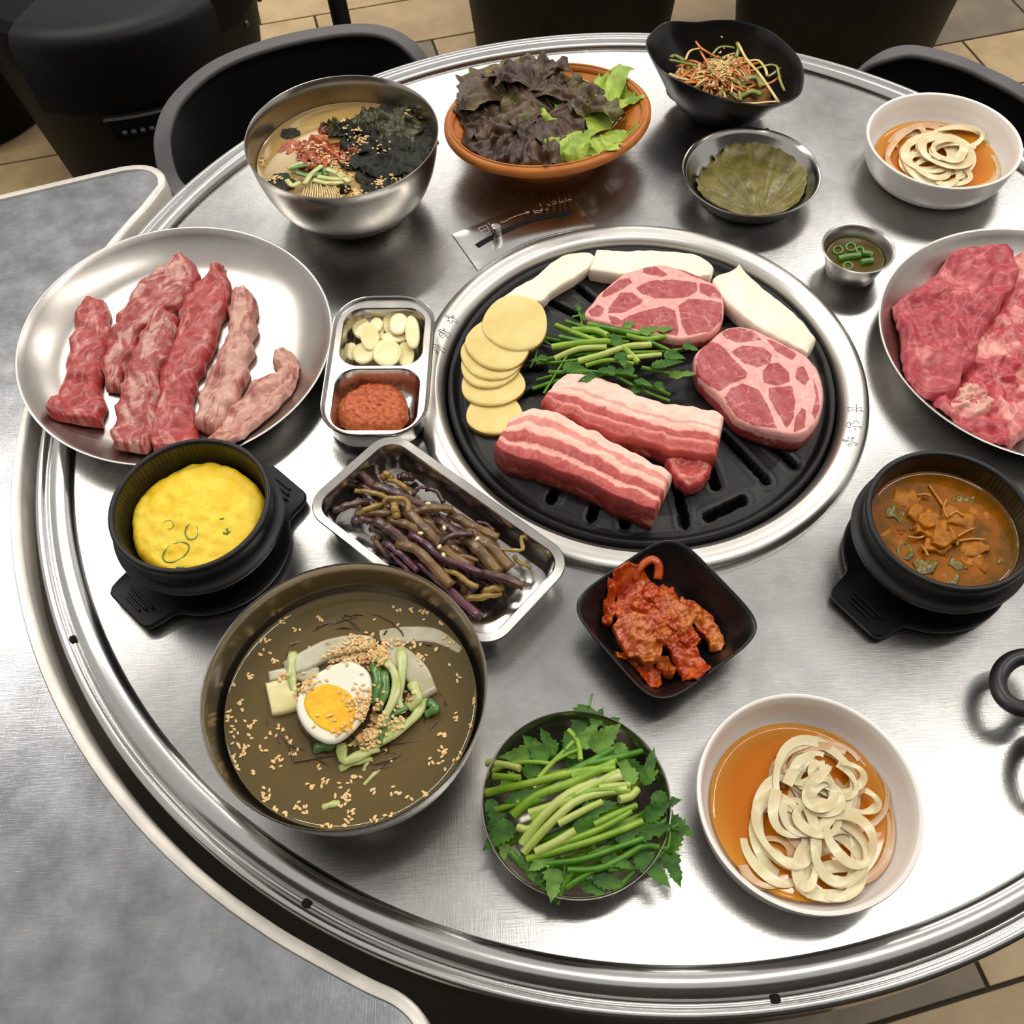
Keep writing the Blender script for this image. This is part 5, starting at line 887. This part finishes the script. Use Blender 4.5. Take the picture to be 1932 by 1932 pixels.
SSAM = M('chilli_paste', (172, 66, 18), (206, 104, 44), 240, rough=.4, bmp=.9, bs=330, bd=.0016, coat=.2)
so = world([(480, 1240), (640, 1170), (850, 1155), (1020, 1210), (1130, 1350), (1150, 1560), (1060, 1680), (880, 1740), (560, 1740), (340, 1650), (270, 1540), (330, 1360)], .012, kg)
put('chilli_paste', blob(so, .004, .0165, 90, 30, r=.012, amp=.0022, fs=260, seed=4, jag=.001), SSAM, label='grainy orange red chilli paste mound in the steel dish', cat='paste', sharp=None)
gl_ = [(590, 500, 100, 105, .015, .1), (690, 600, 95, 140, .020, -.2), (770, 460, 70, 75, .018, .1), (930, 440, 70, 110, .016, -.1), (1040, 450, 105, 105, .024, .1), (1210, 550, 80, 160, .023, -.35), (990, 610, 150, 55, .018, .1), (620, 800, 130, 105, .015, .2), (470, 780, 70, 85, .011, 0), (900, 800, 150, 135, .020, 0), (1130, 820, 90, 130, .015, -.1), (800, 560, 60, 90, .014, .2), (1150, 680, 70, 70, .012, 0)]
for i, (x, y, rx, ry, z, tl) in enumerate(gl_):
    out = world([(x + 1.15 * rx * math.cos(a) * (1 + .06 * math.sin(2 * a + i)), y + 1.12 * ry * math.sin(a)) for a in np.linspace(0, 6.283, 16, endpoint=False)], z, kg); c = at(*kg((x, y)), z)
    put('garlic_slice', blob(out, lambda a, b, c=c, z=z, tl=tl: z - .0022 + tl * (a - c.x) + .1 * (b - c.y), lambda a, b, c=c, z=z, tl=tl: z + tl * (a - c.x) + .1 * (b - c.y), 32, 6, r=.0007, amp=.0003, seed=i), GAR, label='pale raw garlic slice heaped in the divided steel dish', cat='garlic', group='raw garlic slices', sharp=60)

# ------------------------------------------------------------------ sauce cup, saucer of perilla leaves
HC = (.2323, .1186, 0)
put('sauce_cup', lathe([(0, .001), (.022, .001), (.0235, 0), (.0245, .0006), (.0300, .020), (.0325, .0288), (.0340, .0293), (.0352, .0301), (.0354, .0308), (.0346, .0313), (.0334, .0308), (.0318, .0290), (.0292, .020), (.0236, .002), (0, .0018)], HC, 80), ST_PLATE, label='tiny steel cup of scallion dipping sauce', cat='cup', sharp=50)
SAU = liquid('dipping_sauce', (96, 80, 22), (110, 92, 36), (170, 150, 80), (190, 170, 110), .6, .04)
pool('dipping_sauce', HC, .0283, .0185, SAU, 'olive brown dipping sauce in the tiny cup', 'sauce', 48, .0008)
kh = crop(1540, 400, .24845)
for i, (x, y, l, r, a, lb) in enumerate([(250, 345, 85, 24, -8, 'long green scallion piece in the tiny sauce cup'), (385, 322, 40, 24, 10, 'short green scallion piece at the cup\'s right'), (385, 378, 48, 22, -8, 'short green scallion piece nearest the cup\'s front'), (165, 290, 1, 36, 0, 'scallion ring at the left of the sauce cup'), (262, 268, 1, 36, 0, 'scallion ring at the back of the sauce cup'), (240, 410, 1, 34, 0, 'scallion ring at the front of the sauce cup'), (330, 290, 1, 26, 0, 'small scallion ring beside the short pieces')]):
    if l > 1:
        P = crv(world([(x - l * math.cos(math.radians(a)), y - l * math.sin(math.radians(a))), (x, y - 6), (x + l * math.cos(math.radians(a)), y + l * math.sin(math.radians(a)))], .0205, kh), 8); vf = tube(P, r * .2485 / 1750, 10)
    else: vf = tube([at(*kh((x + r * math.cos(q), y + r * .8 * math.sin(q))), .0190) for q in np.linspace(0, 6.283, 16, endpoint=False)], .0012, 6, closed=True)
    put('scallion_piece', vf, M('cut_scallion', (72, 120, 24), (50, 98, 16), 80, rough=.3, coat=.3) if i == 0 else bpy.data.materials['cut_scallion'], label=lb, cat='scallion', group='scallion in the sauce cup')
DC = (.1487, .2438, 0)
put('steel_saucer', lathe([(0, .001), (.046, .001), (.048, 0), (.052, .0005), (.060, .010), (.0670, .0222), (.0705, .0268), (.0718, .0272), (.0722, .0280), (.0716, .0287), (.0700, .0284), (.0660, .0235), (.0590, .0116), (.050, .0028), (0, .0024)], DC, 112), ST_DISH, label='shallow steel saucer of green perilla leaves', cat='saucer', sharp=50)
kc = crop(1200, 20, .21739)
PER = M('pickled_perilla', (92, 84, 34), (120, 110, 56), 60, rough=.4, bmp=.6, bs=150, bd=.0012, coat=.1)
PERD = M('dark_perilla', (66, 64, 24), (84, 80, 34), 45, rough=.4, bmp=.5, bs=150, bd=.001)
pl_out = [(1080, 1785), (930, 1775), (760, 1710), (600, 1640), (535, 1560), (535, 1470), (600, 1390), (690, 1300), (800, 1215), (930, 1190), (1080, 1160), (1190, 1200), (1280, 1230), (1350, 1290), (1430, 1360), (1475, 1460), (1450, 1590), (1390, 1700), (1250, 1770)]
for m9 in (PER, PERD):
    t9 = m9.node_tree; b9 = t9.nodes['Principled BSDF']; src = b9.inputs['Base Color'].links[0].from_socket; t9.links.new(mix(t9, mth(t9, 'MULTIPLY', attr(t9, 'vein'), .55), src, (146, 134, 78)), b9.inputs['Base Color'])
def perilla(sx, sy, off, z, seed_, mt, label):
    mid = np.mean(pl_out, 0); P = np.array([at(*kc((mid[0] + (x - mid[0]) * sx + off[0], mid[1] + (y - mid[1]) * sy + off[1])), z)[:2] for x, y in pl_out]); O = crv(P, 120, True); base = O[0]; tipdir = (O[60] - O[0]) / np.linalg.norm(O[60] - O[0]); perp = np.array([-tipdir[1], tipdir[0]])
    c = O.mean(0); v = []; f = []; VE = []; nr_ = 30
    for i in range(nr_ + 1):
        t = i / nr_
        for j, p in enumerate(O):
            s = t * (1 + (.022 if (j % 5) < 2 else -.014) * (t > .9)); q = base + (p - base) * s if i else base
            d = q - base; rr_ = np.linalg.norm(d) + 1e-9; ph = math.atan2(d @ perp, d @ tipdir); dv = rr_ * abs(math.sin((ph / .27 - round(ph / .27)) * .27)); ve = math.exp(-(dv / .0010) ** 2) * min(1, rr_ / .01) * (1 - .5 * t); VE.append(ve)
            zz = z - .0018 * ve + .0016 * N(q[0], q[1], 0, 90, seed_) + .0008 * N(q[0], q[1], 0, 260, seed_) + .5 * max(0, np.linalg.norm(q - np.array(DC[:2])) - .046)
            v.append((q[0], q[1], zz))
    n_ = len(O); f = [(i * n_ + j, i * n_ + (j + 1) % n_, (i + 1) * n_ + (j + 1) % n_, (i + 1) * n_ + j) for i in range(nr_) for j in range(n_)]
    lower = [(a, b, cc - .0015) for a, b, cc in v[-n_:]]; s0 = len(v); v += lower; VE += [0] * n_; f += [((nr_) * n_ + j, nr_ * n_ + (j + 1) % n_, s0 + (j + 1) % n_, s0 + j) for j in range(n_)]
    return put('pickled_perilla', (v, f, {'vein': VE}), mt, label=label, cat='leaf', group='pickled perilla leaves', sharp=None)
lowp = perilla(.98, .96, (20, -22), .0050, 3, PERD, 'lower perilla leaf peeking out behind the top one'); perilla(1, 1, (0, 0), .0090, 1, PER, 'top olive green perilla leaf with ribbed veins in the saucer')
for p in ([(915, 1100), (925, 1150), (925, 1195)], [(1005, 1110), (1010, 1150), (1015, 1170)]):
    put('stalk', tube(crv([tuple(at(*kc(q), zz)) for q, zz in zip(p, (.020, .014, .009))], 8), .0011, 6), PERD, lowp)

# ------------------------------------------------------------------ black spouted bowl of scallion salad
CH = .066
cr_ = [(1218, 82), (1232, 60), (1259, 42), (1309, 43), (1352, 39), (1396, 41), (1450, 58), (1493, 93), (1513, 122), (1516, 158), (1502, 187), (1450, 201), (1410, 198), (1374, 192), (1320, 172), (1254, 140), (1228, 110)]
rim = crv([tuple(at(x, y, CH)) for x, y in cr_], 120, True); cc = np.array([.1395, .3865, 0]); 
def crr(s, z, blend=0):
    o = []
    for p in rim:
        d = p[:2] - cc[:2]; r = np.linalg.norm(d); rr_ = (r * (1 - blend) + .0835 * blend) * s; o.append((cc[0] + d[0] / r * rr_, cc[1] + d[1] / r * rr_, z))
    return o
put('spouted_bowl', loft([crr(.40, 0, 1), crr(.44, .0004, 1), crr(.46, .004, 1), crr(.62, .016, .8), crr(.80, .036, .45), crr(.93, .055, .15), crr(.992, CH - .001, 0), crr(1.0, CH + .001, 0), crr(.985, CH + .0016, 0), crr(.965, CH, 0), crr(.90, .054, .15), crr(.77, .037, .45), crr(.59, .019, .8), crr(.40, .009, 1), crr(.2, .0075, 1)], True, True), MELA, label='black bowl with pinched spouts holding scallion salad', cat='bowl', sharp=55)
SA = M('seasoned_scallion', (204, 122, 48), (188, 92, 36), 60, rough=.3, coat=.3, sub=.15); SB = M('pale_scallion', (206, 176, 104), (220, 196, 136), 60, rough=.3, coat=.3, sub=.15); SCC = M('green_scallion', (106, 116, 34), (138, 142, 54), 60, rough=.3, coat=.3)
rg = random.Random(15); SBED = M('salad_base', (160, 96, 36), (104, 88, 26), 120, rough=.5, bmp=.8, bs=260)
ss = [([(290, 420), (400, 450), (530, 470)], 18, 2, .052), ([(430, 420), (470, 350), (560, 320)], 14, 1, .056), ([(520, 260), (560, 320), (660, 380), (720, 400)], 14, 0, .062), ([(660, 380), (720, 320), (800, 310), (860, 320)], 15, 2, .055), ([(880, 270), (890, 330), (870, 400)], 22, 2, .062), ([(890, 280), (960, 420), (1080, 560), (1240, 790)], 16, 1, .066), ([(980, 430), (1060, 430), (1120, 500), (1140, 560)], 16, 1, .054), ([(1040, 500), (1150, 470), (1220, 480), (1250, 600), (1290, 690)], 16, 2, .054), ([(1140, 570), (1200, 540), (1250, 490)], 16, 2, .052), ([(820, 790), (1000, 805), (1240, 780)], 14, 1, .056), ([(560, 340), (600, 420), (700, 560), (750, 600)], 14, 0, .060), ([(1100, 640), (1180, 620), (1260, 560)], 14, 0, .050), ([(870, 660), (940, 600), (1050, 580), (1100, 660)], 40, 2, .046), ([(900, 740), (1000, 700), (1090, 720)], 40, 2, .044), ([(440, 640), (520, 620), (580, 660)], 30, 2, .044), ([(290, 540), (360, 580), (470, 600)], 18, 1, .046), ([(300, 400), (340, 390), (420, 430)], 26, 2, .046), ([(620, 470), (660, 520), (690, 560)], 22, 2, .060)]
for i in range(120):
    a = rg.uniform(0, 6.3); rad = rg.random() ** .6; x = 700 + 330 * rad * math.cos(a); y = 560 + 170 * rad * math.sin(a); l = rg.uniform(60, 150); b = rg.uniform(0, 3.14); bend = rg.uniform(-60, 60)
    ss.append(([(x - l * math.cos(b), y - l * .7 * math.sin(b)), (x + bend * math.sin(b), y + bend * .6 * math.cos(b)), (x + l * math.cos(b), y + l * .7 * math.sin(b))], rg.uniform(12, 22), rg.choice((0, 0, 0, 1, 1, 2)), .040 + .017 * (1 - rad) + rg.uniform(0, .003)))
for i, (p, wd, c, z) in enumerate(ss):
    P = crv(world(p, z, kc), 12); P = [(q[0], q[1], q[2] - (.004 if i > 17 else .001) * (abs(j - 5.5) / 5.5) ** 2) for j, q in enumerate(P)]
    put('scallion_shred', tube(P, wd * .2174 / 1480 * .68, 7, flat=.5, power=2.6), (SA, SB, SCC)[c], label=('red seasoned scallion shred in the black spouted bowl', 'pale scallion shred in the black spouted bowl', 'green scallion shred in the black spouted bowl')[c], cat='scallion', group=('red seasoned scallion shreds', 'pale scallion shreds', 'green scallion shreds')[c], sharp=None)
put('salad_bed', blob(world([(280, 540), (420, 420), (700, 380), (1000, 440), (1180, 600), (1150, 740), (900, 780), (600, 700), (400, 640)], .040, kc), .014, lambda x, y: .035 + .011 * max(0, 1 - ((x - .137) ** 2 + (y - .372) ** 2) / .0016), 60, 16, r=.010, amp=.003, fs=200, seed=2), SBED, label='tangled base of seasoned scallion under the shreds', cat='salad', kind='stuff', sharp=None)
pile = []
for _ in range(90):
    P = at(*kc((770 + rg.gauss(0, 70), 490 + rg.gauss(0, 60))), .058); pile.append((P.x, P.y, .0605 + rg.uniform(-.002, .0005)))
for _ in range(24):
    P = at(*kc((rg.uniform(330, 1050), rg.uniform(480, 760))), .05); pile.append((P.x, P.y, .052))
seed_stuff('sesame_topping', pile, 'sesame seeds on the scallion salad in the black bowl', rg, .95)

# ------------------------------------------------------------------ orange basket of lettuce
BC = V((-.0607, .3230, 0)); BA = math.radians(15.4); BX, BY = .1130, .0925
def bel(s, z, n=112, o=0): return [(BC.x + (BX * s + o) * math.cos(a) * math.cos(BA) - (BY * s + o) * math.sin(a) * math.sin(BA), BC.y + (BX * s + o) * math.cos(a) * math.sin(BA) + (BY * s + o) * math.sin(a) * math.cos(BA), z) for a in np.linspace(0, 2 * math.pi, n, endpoint=False)]
bk = thing('basket', 'oval orange plastic basket of lettuce', 'basket', (BC.x, BC.y, 0))
put('rim', loft([bel(1, .043, o=-.006), bel(1, .0415, o=-.001), bel(1, .044, o=.0005), bel(1, .0485, o=.0002), bel(1, .0510, o=-.003), bel(1, .0515, o=-.006), bel(1, .0505, o=-.009), bel(1, .047, o=-.0105), bel(1, .044, o=-.0105), bel(1, .043, o=-.006)]), BASKET, bk, sharp=None)
put('rim_groove', tube(bel(1, .0517, o=-.0065), .0011, 6, closed=True), BASKET, bk)
put('upper_band', loft([bel(1, .045, o=-.0085), bel(1, .032, o=-.0235), bel(1, .032, o=-.0255), bel(1, .045, o=-.0105), bel(1, .045, o=-.0085)]), BASKET, bk, sharp=50)
put('floor_panel', loft([bel(.50, .0075), bel(.50, .0045), bel(.1, .0045)], False, True), BASKET, bk, sharp=40)
put('foot_ring', loft([bel(.53, 0), bel(.54, .008), bel(.50, .008), bel(.48, 0), bel(.53, 0)]), BASKET, bk, sharp=40)
put('middle_band', tube(bel(.66, .0165), .0016, 6, closed=True), BASKET, bk)
a0, b0 = bel(1, .033, 72, -.0245), bel(.66, .0165, 72); c0_ = bel(.50, .006, 72)
for i in range(72):
    put('slat', tube([a0[i], b0[i], c0_[i]], .0020, 5, flat=.7), BASKET, bk)
LET1 = M('red_lettuce', (58, 36, 28), (100, 76, 50), 38, rough=.42, bmp=.5, bs=120, bd=.0015, sub=.08, lo=.42, hi=.68, dist=.5)
LET2 = M('red_green_lettuce', (76, 54, 36), (112, 112, 44), 24, rough=.42, bmp=.5, bs=120, bd=.0015, sub=.08, lo=.45, hi=.72, dist=.5)
LET3 = M('green_lettuce', (128, 158, 44), (172, 192, 78), 34, rough=.4, bmp=.5, bs=110, bd=.0018, sub=.12, lo=.38, hi=.66)
kb_ = crop(820, 90, .22257)
def lettuce(c, ang, L, W, ruf, rise, droop, seed_, fold=.3):
    n_, mm = 34, 41; v = []; R = Matrix.Rotation(ang, 3, 'Z')
    for i in range(n_):
        u = i / (n_ - 1)
        for j in range(mm):
            s = j / (mm - 1) * 2 - 1; th = s * (1.15 + .3 * u); r = L * u * (1 + .10 * nz.noise(V((s * 4, seed_, 1))) + .05 * math.sin(s * 31 + seed_))
            x = r * math.cos(th) * (1 - .25 * abs(s)); y = r * math.sin(th) * W / L * 1.15
            e = u ** 1.8; z = rise * math.sin(u * 2.2) - droop * u * u * L + fold * abs(y) * .6
            z += ruf * e * (math.sin(s * 17 + seed_ + u * 3) * .55 + nz.noise(V((s * 6, u * 4, seed_))) * 1.1 + .5 * nz.noise(V((s * 15, u * 9, seed_ + 4))))
            x += ruf * e * .7 * nz.noise(V((s * 8, u * 5, seed_ + 8))); y += ruf * e * .5 * nz.noise(V((s * 8, u * 5, seed_ + 12)))
            q = V(c) + R @ V((x, y, z)); dx, dy = q.x - BC.x, q.y - BC.y; e = math.hypot((dx * math.cos(BA) + dy * math.sin(BA)) / BX, (-dx * math.sin(BA) + dy * math.cos(BA)) / BY)
            q.z = max(q.z, float(np.interp(e, [0, .5, .68, .80, .88, .92, 1.08, 1.25], [.010, .012, .022, .037, .047, .0535, .054, .040])) + .002 * nz.noise(V((s * 9, u * 7, seed_)))); v.append(q)
    f = [(i * mm + j, i * mm + j + 1, (i + 1) * mm + j + 1, (i + 1) * mm + j) for i in range(n_ - 1) for j in range(mm - 1)]
    return v, f
lt = [(820, 520, 165, .085, .050, .010, .020, .10, LET2, 'reddish green lettuce leaf spread at the left of the basket'), (700, 760, 215, .070, .045, .012, .020, .25, LET1, 'dark red ruffled lettuce leaf at the basket\'s front left'), (640, 430, 140, .070, .050, .009, .030, .05, LET2, 'broad brown green lettuce leaf at the back left'), (850, 330, 100, .050, .040, .010, .042, .05, LET1, 'dark red lettuce leaf standing up at the back'), (800, 680, 250, .068, .045, .013, .030, .30, LET1, 'dark ruffled lettuce leaf drooping over the front rim'), (900, 560, 300, .060, .045, .012, .034, .20, LET1, 'dark red lettuce leaf in the middle of the basket'), (980, 440, 30, .050, .040, .010, .036, .15, LET2, 'bronze lettuce leaf leaning toward the green one'), (1420, 660, 165, .060, .058, .009, .024, .05, LET3, 'bright green frilly lettuce leaf at the right of the basket'), (1400, 620, 95, .045, .042, .008, .020, .10, LET3, 'small light green lettuce leaf at the back right'), (1380, 700, 255, .045, .040, .008, .020, .25, LET3, 'light green lettuce leaf dipping to the front rim'), (880, 800, 285, .056, .040, .012, .026, .45, LET1, 'dark lettuce leaf tip hanging past the basket rim'), (560, 600, 190, .050, .040, .010, .022, .20, LET1, 'dark ruffled lettuce leaf against the left basket wall'), (1050, 520, 150, .06, .05, .011, .030, .15, LET2, 'bronze green lettuce leaf under the standing one'), (1000, 700, 200, .06, .05, .012, .030, .2, LET1, 'dark lettuce leaf beside the bright green one'), (1150, 560, 60, .05, .05, .010, .030, .1, LET2, 'olive lettuce leaf between the dark and green leaves'), (1500, 640, 150, .075, .075, .010, .026, .12, LET3, 'widest bright green lettuce leaf on the right'), (1250, 720, 230, .05, .05, .010, .028, .2, LET3, 'green lettuce leaf with a dark edge at the front'), (760, 420, 60, .05, .05, .010, .036, .1, LET1, 'dark lettuce leaf over the back rim')]
for i, (x, y, a, L, W, ruf, z, dr, mt, lb) in enumerate(lt):
    c = at(*kb_((x, y)), z + .012); put('lettuce', lettuce((c.x, c.y, z + .004), math.radians(a), L, W, ruf, .018, dr, i * 3.7, .1), mt, label=lb, cat='lettuce', group='lettuce leaves in the basket', sharp=None)
CHI = M('green_chilli', (66, 134, 62), (92, 156, 84), 30, rough=.22, coat=.4); CHD = M('dark_green_chilli', (28, 92, 44), (44, 112, 58), 30, rough=.2, coat=.5)
put('green_chilli', tube(crv(world([(800, 210), (950, 230), (1130, 255), (1290, 300), (1370, 320)], .030, kb_), 20), [.002, .0055, .0062, .0065, .0066, .0066, .0066, .0066, .0066, .0065, .0064, .0062, .006, .0058, .0054, .0048, .004, .003, .002, .0008], 12), CHI, label='long light green chilli behind the lettuce', cat='chilli')
put('green_chilli', tube(crv(world([(1430, 380), (1560, 420), (1680, 450), (1740, 490)], .024, kb_), 16), [.003, .0056, .006, .0062, .0062, .0062, .0062, .006, .006, .0058, .0054, .005, .0042, .003, .002, .0006], 12), CHD, label='dark green chilli tip at the right of the basket', cat='chilli')

# ------------------------------------------------------------------ scissors at the right edge
scs = thing('scissors', 'black handled kitchen scissors cut off by the right edge', 'scissors', at(1960, 1300, 0))
SCM = M('scissor_plastic', (26, 25, 28), (34, 33, 36), 100, rough=.35)
def loop(cx, cy, rx, ry, z): return [at(cx + rx * math.cos(a), cy + ry * math.sin(a), z + .006 * math.cos(a - .6)) for a in np.linspace(0, 2 * math.pi, 40, endpoint=False)]
put('handle_loop', tube(loop(1938, 1288, 55, 50, .030), .0066, 10, closed=True, flat=.8), SCM, scs); put('handle_loop', tube(loop(2010, 1420, 55, 58, .028), .0066, 10, closed=True, flat=.8), SCM, scs)
a_, b_ = at(1991, 1296, .0345), at(2058, 1396, .0325); c_ = at(2120, 1320, .012); t1, t2 = c_ + V((.115, .02, -.008)), c_ + V((.118, .008, -.008))
for p, q in ((a_, t2), (b_, t1)):
    put('shank', tube([p, c_ + (p - c_) * .15, c_], [.0055, .005, .0055], 10, flat=.7), SCM, scs); put('blade', tube([c_, c_ + (q - c_) * .5, q], [.007, .0055, .001], 8, flat=.2), ST_DISH, scs)
put('pivot', lathe([(.005, 0), (.005, .003), (.003, .004), (0, .0042)], (c_.x, c_.y, c_.z + .003), 16), ST_DISH, scs)

# ------------------------------------------------------------------ chairs
def chair(rimpx, seat_c, label, inward):
    t = thing('tub_chair', label, 'chair', (seat_c[0], seat_c[1], FZ), 'black tub chairs')
    R0 = crv([tuple(at(x, y, z)) for x, y, z in rimpx], 60); sc = np.array([seat_c[0], seat_c[1]])
    rimv = tube(R0, .0115, 12, flat=.35, power=5); put('rim', rimv, GREYRIM, t, sharp=None)
    rings = []
    for s, z in ((0, None), (.05, -.10), (.12, -.18), (.22, -.25), (.40, -.285), (.7, -.30), (.98, -.30)):
        ring = []
        for p in R0:
            q = p[:2] + (sc - p[:2]) * s; zz = p[2] - .004 if z is None else min(p[2] - .01, z - .0) if s < .1 else z; ring.append((q[0], q[1], zz))
        rings.append(ring)
    put('shell', loft(rings, closed=False), BLACK, t, sharp=None)
    out = [[(p[0] + (p[0] - sc[0]) * .03, p[1] + (p[1] - sc[1]) * .03, p[2] - .004) for p in R0]] + [[(p[0] + (sc[0] - p[0]) * s, p[1] + (sc[1] - p[1]) * s, z) for p in R0] for s, z in ((.03, -.15), (.15, -.25), (.35, -.31), (.98, -.32))]
    put('shell_back', loft(out, closed=False), BLACK, t, sharp=None)
    for dx, dy in ((.15, .15), (-.15, .15), (.15, -.13), (-.15, -.13)):
        put('leg', tube([(sc[0] + dx * .6, sc[1] + dy * .6, -.315), (sc[0] + dx * 1.2, sc[1] + dy * 1.2, FZ)], [.014, .009], 12), BLACK, t)
chair([(352, 372, -.15), (325, 345, -.14), (310, 300, -.12), (309, 250, -.10), (335, 190, -.08), (405, 128, -.06), (505, 87, -.05), (620, 62, -.05), (700, 58, -.05), (752, 74, -.06), (790, 108, -.08), (815, 150, -.11)], (-.34, .44), 'black tub chair with grey edge, behind the left of the table', None)
chair([(1600, 160, -.11), (1632, 128, -.08), (1668, 108, -.06), (1722, 98, -.05), (1800, 116, -.05), (1862, 142, -.06), (1935, 182, -.07), (1990, 240, -.10), (2010, 300, -.13)], (.43, .39), 'black tub chair with grey edge, behind the right of the table', None)

# ------------------------------------------------------------------ black bins and drums behind
def bin_(c, r0, r1, h, label, rot=0, flap=True):
    t = thing('storage_stool', label, 'stool', (c[0], c[1], FZ))
    put('body', lathe([(r0 * .96, 0), (r0, .01), (r1, h - .10), (r1 + .004, h - .095), (r1 + .004, h - .085), (r1, h - .08)], (c[0], c[1], FZ), 64), DARK, t, sharp=40)
    put('lid', lathe([(r1 + .006, h - .09), (r1 + .010, h - .05), (r1 + .006, h - .015), (r1 - .01, h), (r1 * .5, h + .006), (0, h + .007)], (c[0], c[1], FZ), 64), DARK, t, sharp=40)
    if flap:
        f0 = []
        for zz, k in ((h + .012, .55), (h + .012, .95), (h + .004, 1.06), (h - .015, 1.10), (h - .15, 1.08)):
            f0.append([(c[0] + math.cos(rot + a) * (r1 + .01) * k, c[1] + math.sin(rot + a) * (r1 + .01) * k, FZ + zz) for a in np.linspace(-.62, .62, 14)])
        put('flap', loft(f0, closed=False), M('flap_leather', (7, 7, 8), (10, 10, 11), 60, rough=.45, spec=.3), t, sharp=None)
        def fp(a, k, zz): return (c[0] + math.cos(rot + a) * (r1 + .01) * k, c[1] + math.sin(rot + a) * (r1 + .01) * k, FZ + zz)
        put('latch', loft([[fp(a, 1.09, h - .15) for a in np.linspace(-.2, .2, 6)], [fp(a, 1.13, h - .152) for a in np.linspace(-.2, .2, 6)], [fp(a, 1.12, h - .20) for a in np.linspace(-.2, .2, 6)], [fp(a, 1.07, h - .21) for a in np.linspace(-.2, .2, 6)]], closed=False), BLACK, t)
        put('latch_bar', tube([fp(a, 1.135, h - .15) for a in np.linspace(-.22, .22, 6)], .003, 6), M('latch_metal', (84, 82, 80), rough=.4, metal=.6), t)
        for a in np.linspace(-.13, .13, 6):
            put('latch_dial', ellip((.006, .006, .005), fp(a, 1.13, h - .18)), bpy.data.materials['latch_metal'], t)
        for a in (-1.35, -1.0, .95, 1.25):
            put('rivet', ellip((.006, .006, .006), fp(a, 1.0, h - .105)), bpy.data.materials['latch_metal'], t)
bin_((-.86, 1.36), .225, .275, .46, 'black round storage stool with a strap and latch, at the back left', math.radians(-75))
bin_((-1.42, 1.60), .25, .30, .46, 'second black round stool cut off at the left edge', math.radians(-70), False)
def drum(c, r0, r1, h, label):
    t = thing('drum_stool', label, 'stool', (c[0], c[1], FZ))
    put('barrel', lathe([(r0 * .97, 0), (r0, .01), (r1, h - .06), (r1, h - .04)], (c[0], c[1], FZ), 64), DARKWOOD, t, sharp=40)
    put('seat', lathe([(r1, h - .045), (r1 + .01, h - .03), (r1 + .006, h - .005), (r1 - .02, h), (0, h + .004)], (c[0], c[1], FZ), 64), DARK, t, sharp=40)
drum((.08, 1.72), .235, .275, .46, 'dark wooden drum stool behind the lettuce basket'); drum((.70, 1.62), .225, .275, .46, 'dark wooden drum stool behind the spouted black bowl')
pt = thing('table_leg', 'slim black metal post standing behind the left chair', 'post', (-.435, 1.50, FZ))
put('post', tube([(-.435, 1.50, FZ), (-.50, 1.72, -.20), (-.505, 1.74, .0)], .021, 16), BLACK, pt); put('foot_cap', lathe([(.026, 0), (.026, .02), (.022, .024), (0, .024)], (-.435, 1.50, FZ), 24), BLACK, pt)
